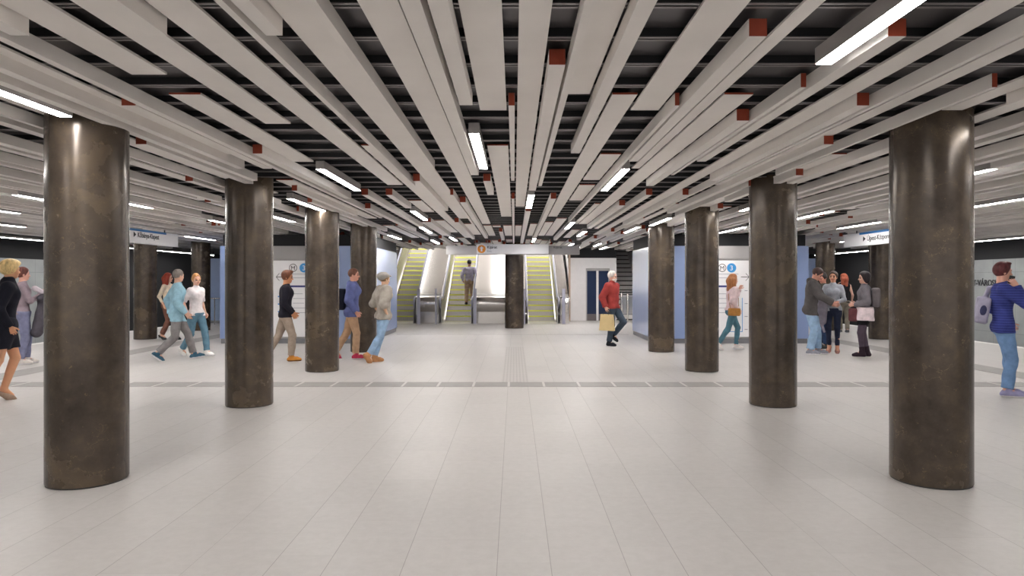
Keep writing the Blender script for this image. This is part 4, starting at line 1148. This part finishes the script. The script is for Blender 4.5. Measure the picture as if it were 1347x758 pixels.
# 12 dark hoodie man
d = 14.45
P = person('person in a dark grey hooded jacket and pale blue jeans bending forward over clasped hands', at_px(1068, d), d, R(-4), 1.86, 'm', lean=7, footL=(.10, .1, 0, 0, 5), footR=(-.03, -.1, 0, 0, -5), pelx=-.03, wR=(.37, .04, -.36), wL=(.36, .02, -.36), elbL=(-.3, .4, -1), elbR=(-.3, -.4, -1), hp=32, skin=(206, 150, 130),
           hair=dict(col=(64, 44, 40), style='crop'), top=dict(mat=W_('charcoal_jacket', (84, 80, 80)), name='hooded_jacket', hem=-.13, off=.026, soff=.014, hood=1, wr=.006), legs=dict(mat=J_light, name='jeans', off=.018), shoes=dict(mat=W_('grey_canvas', (150, 150, 160)), sole=white_sole), h=.0085)
# 12b behind him
d = 15.7
P = person('person with dark hair half hidden behind the charcoal jacket, in dark blue jeans', at_px(1083, d), d, R(-140), 1.74, 'm', hy=10, hp=10, skin=(206, 140, 120), hair=dict(col=(44, 34, 32), style='short', off=.014), top=dict(mat=W_('dark_olive', (70, 68, 62)), name='jacket', hem=-.08, off=.025), legs=dict(mat=cm('indigo_denim', (48, 66, 100)), name='jeans'), shoes=dict(mat=M['rubber']), h=.01)
# 13 woman in grey top facing the camera
d = 14.7
P = person('person in a pale grey sweater and navy jeans facing the hall with hands crossed', at_px(1096, d), d, R(-95), 1.70, 'f', footL=(.04, .085, .06, 32, 6), footR=(-.03, -.085, .06, 32, -6), drop=-.05, wL=(.22, -.12, -.34), wR=(.22, -.12, -.36), elbL=(-.5, 1, -.2), elbR=(-.5, -1, -.2), hy=-5, hp=-4, skin=(206, 152, 124),
           hair=dict(col=(66, 46, 38), style='bun'), top=dict(mat=W_('grey_knit', (166, 170, 178)), name='sweater', hem=-.04, off=.014, sleeve=.9), legs=dict(mat=J_dark, name='jeans', flare=-.004, off=.006), shoes=dict(mat=W_('nude_leather', (176, 130, 120)), style='pump', heel=.06), h=.0085)
T = P['T']
pe = prop('folded_jacket', 'grey jacket hanging from the arm of the person with crossed hands', 'jacket', P)
sdf_mesh('jacket', [cap(T(.16, -.16, .2), T(.14, -.2, -.28), .07, .08, .04), cap(T(.16, -.24, .2), T(.12, -.27, -.3), .05, .06, .04), cap(T(.14, -.27, -.2), T(.12, -.17, -.5), .04, .03, .04)], .01, W_('grey_lilac_cloth', (150, 144, 156)), pe, wrinkle=.008)
# 14 red-haired woman seen from behind
d = 20.4
P = person('person with red hair, black vest and khaki trousers, distant before the black tunnel', at_px(1110, d), d, R(100), 1.76, 'f', hy=35, footL=(.03, .09, 0, 0, 0), footR=(-.04, -.09, 0, 0, 0), wL=(.2, -.02, .02), elbL=(.2, .6, -1), skin=(226, 180, 160), hair=dict(col=(176, 92, 66), style='long', len=.2),
           top=dict(mat=W_('black_vest', (34, 32, 36)), name='vest', sleeve=0, hem=-.02), legs=dict(mat=W_('khaki_cloth', (140, 132, 118))), shoes=dict(mat=W_('grey_trainer', (110, 108, 112)), sole=white_sole), h=.011)
# 15 woman in grey jacket, white top, skirt, boots
d = 14.0
P = person('person in a grey jacket over a long white top, dark tights and boots', at_px(1137, d), d, R(-178), 1.73, 'f', footL=(.04, .07, 0, 0, 0), footR=(-.06, -.07, 0, 0, 0), wL=(.2, .0, -.32), wR=(.16, .02, -.3), hy=12, skin=(222, 172, 152), hair=dict(col=(40, 30, 34), style='bob', off=.016),
           top=dict(mat=W_('grey_jacket_cloth', (122, 118, 124)), name='jacket', hem=.08, off=.026, soff=.014, wr=.006), legs=dict(mat=W_('dark_tights', (84, 72, 84)), name='tights', off=.004, flare=0, wr=0), skirt=dict(mat=W_('black_skirt_cloth', (26, 24, 28)), hem=.66, r=.085), shoes=dict(mat=W_('dark_boot_leather', (50, 38, 46)), style='boot', shaft=.3), h=.0085)
T = P['T']; u = P['u']
cu = [(tuple(u), u @ T(0, 0, .1)), (tuple(-u), -(u @ T(0, 0, -.17)))]
sdf_mesh('white_top', [cap(T(-.01, .06, .2), T(-.015, .06, -.25), .15, .175, .05, cu), cap(T(-.01, -.06, .2), T(-.015, -.06, -.25), .15, .175, .05, cu)], .01, W_('pale_pink_top', (238, 220, 224)), P['e'], wrinkle=.003)
pe = prop('maroon_handbag', 'maroon handbag hanging from the forearm of the person in the grey jacket', 'handbag', P)
sdf_mesh('bag_body', [rbox(T(.2, .04, -.06), (.06, .05, .1), .035, P['Rt']), cap(T(.2, .04, .05), T(.2, .05, .16), .012, .012, .01)], .009, W_('maroon_leather', (104, 62, 66)), pe)
pe = prop('rucksack', 'grey rucksack on the back of the person with dark hair and boots', 'backpack', P)
sdf_mesh('bag_body', [rbox(T(-.21, -.02, .3), (.035, .1, .15), .045, P['Rt'])], .01, W_('grey_nylon', (112, 106, 108)), pe, wrinkle=.004)
sdf_mesh('strap', [cap(T(-.16, -.15, .42), T(-.1, -.19, .1), .022, .018, .02)], .009, M['rubber'], pe)
# 16 man on the phone
d = 9.18
P = person('person in a blue striped sweater and jeans talking on the phone by the track', at_px(1322, d), d, R(12), 1.80, 'm', lean=-1, footL=(.05, .09, 0, 0, 0), footR=(.0, -.085, 0, 0, -4), wR=(.13, -.03, .04), elbR=(1, -.1, -.7), wL=(.12, .0, -.46), hy=14, hp=2, skin=(218, 166, 146),
           handdir={-1: (-.62, .22, 1)}, palmR=(-.1, 1, 0), curl=.55, pelx=-.02,
           hair=dict(col=(92, 42, 44), style='quiff', off=.014), top=dict(mat=cm('blue_striped_knit', (54, 62, 128), stripes=(30, .84, srgb(78, 88, 162))), name='sweater', hem=-.09, off=.02, soff=.008), legs=dict(mat=J_mid, name='jeans', off=.011, wr=.006), shoes=dict(mat=W_('lilac_canvas', (150, 146, 180)), sole=white_sole), h=.0075)
T = P['T']; wr, hd = P['arm'][-1][2], P['arm'][-1][3]
pe = prop('phone', 'dark mobile phone held to the ear of the person in the striped sweater', 'phone', P)
q = wr+hd*.08+V(-.01, .028, 0)
Rp = np.stack([V(.96, .0, -.25), V(0, 1, 0), V(.25, 0, .96)], 1)
sdf_mesh('phone_body', [rbox(q, (.028, .002, .066), .004, Rp)], .004, M['rubber'], pe)
pe = prop('grey_backpack', 'pale grey backpack with a dark oval patch on the person in the striped sweater', 'backpack', P)
bb = sdf_mesh('bag_body', [rbox(T(-.225, .03, .2), (.038, .08, .145), .035, P['Rt']@roty(R(10))), cap(T(-.12, .1, .48), T(-.03, .12, .50), .03, .03, .03), cap(T(-.12, .1, .48), T(-.17, .08, .38), .03, .03, .03)], .0085, W_('grey_canvas_bag', (166, 162, 182)), pe, wrinkle=.003)
sdf_mesh('oval_patch', [ell(T(-.23, -.083, .2), (.04, .012, .07), P['Rt']@roty(R(10)))], .006, W_('dark_patch', (66, 68, 100)), bb)

# ------------------------------------------------------------------ camera, world, view
cam = D.cameras.new('camera'); co_ = D.objects.new('camera', cam); COL.objects.link(co_)
co_.location = (0, 0, CAMZ); co_.rotation_euler = (R(90), 0, 0)
cam.sensor_width = 36; cam.lens = F/1347*36; cam.shift_x = -3/1347; cam.shift_y = -9/1347; cam.clip_start = .05
bpy.context.scene.camera = co_
wd = D.worlds.new('world'); bpy.context.scene.world = wd; wd.use_nodes = True
bg = wd.node_tree.nodes['Background']; bg.inputs[0].default_value = (1, .97, .94, 1); bg.inputs[1].default_value = .75
# unseen lamps added to brighten the escalator shaft and the staircase
for k, xx in enumerate((-4.2, -2.1, -.6, 1.0, 4.55)):
    e = empty('added_shaft_lamp', (xx, 26.8, 3.27), label='added unseen lamp above the escalators and staircase', cat='lamp', group='added lamps above the escalators and staircase')
    e.rotation_euler = (math.atan2(3.6, 6.2), 0, 0)
    MB().box(-.2, .2, 0, 5.5, 0, .08).build('housing', M['housing'], e); MB().box(-.18, .18, .02, 5.48, -.006, .002).build('diffuser', M['led_added'], e)
sc = bpy.context.scene
sc.view_settings.view_transform = 'Standard'; sc.view_settings.look = 'None'; sc.view_settings.gamma = 1; sc.view_settings.use_curve_mapping = False
sc.view_settings.exposure = 0.75
sc.cycles.use_denoising = True
sc.cycles.max_bounces = 8; sc.cycles.diffuse_bounces = 5
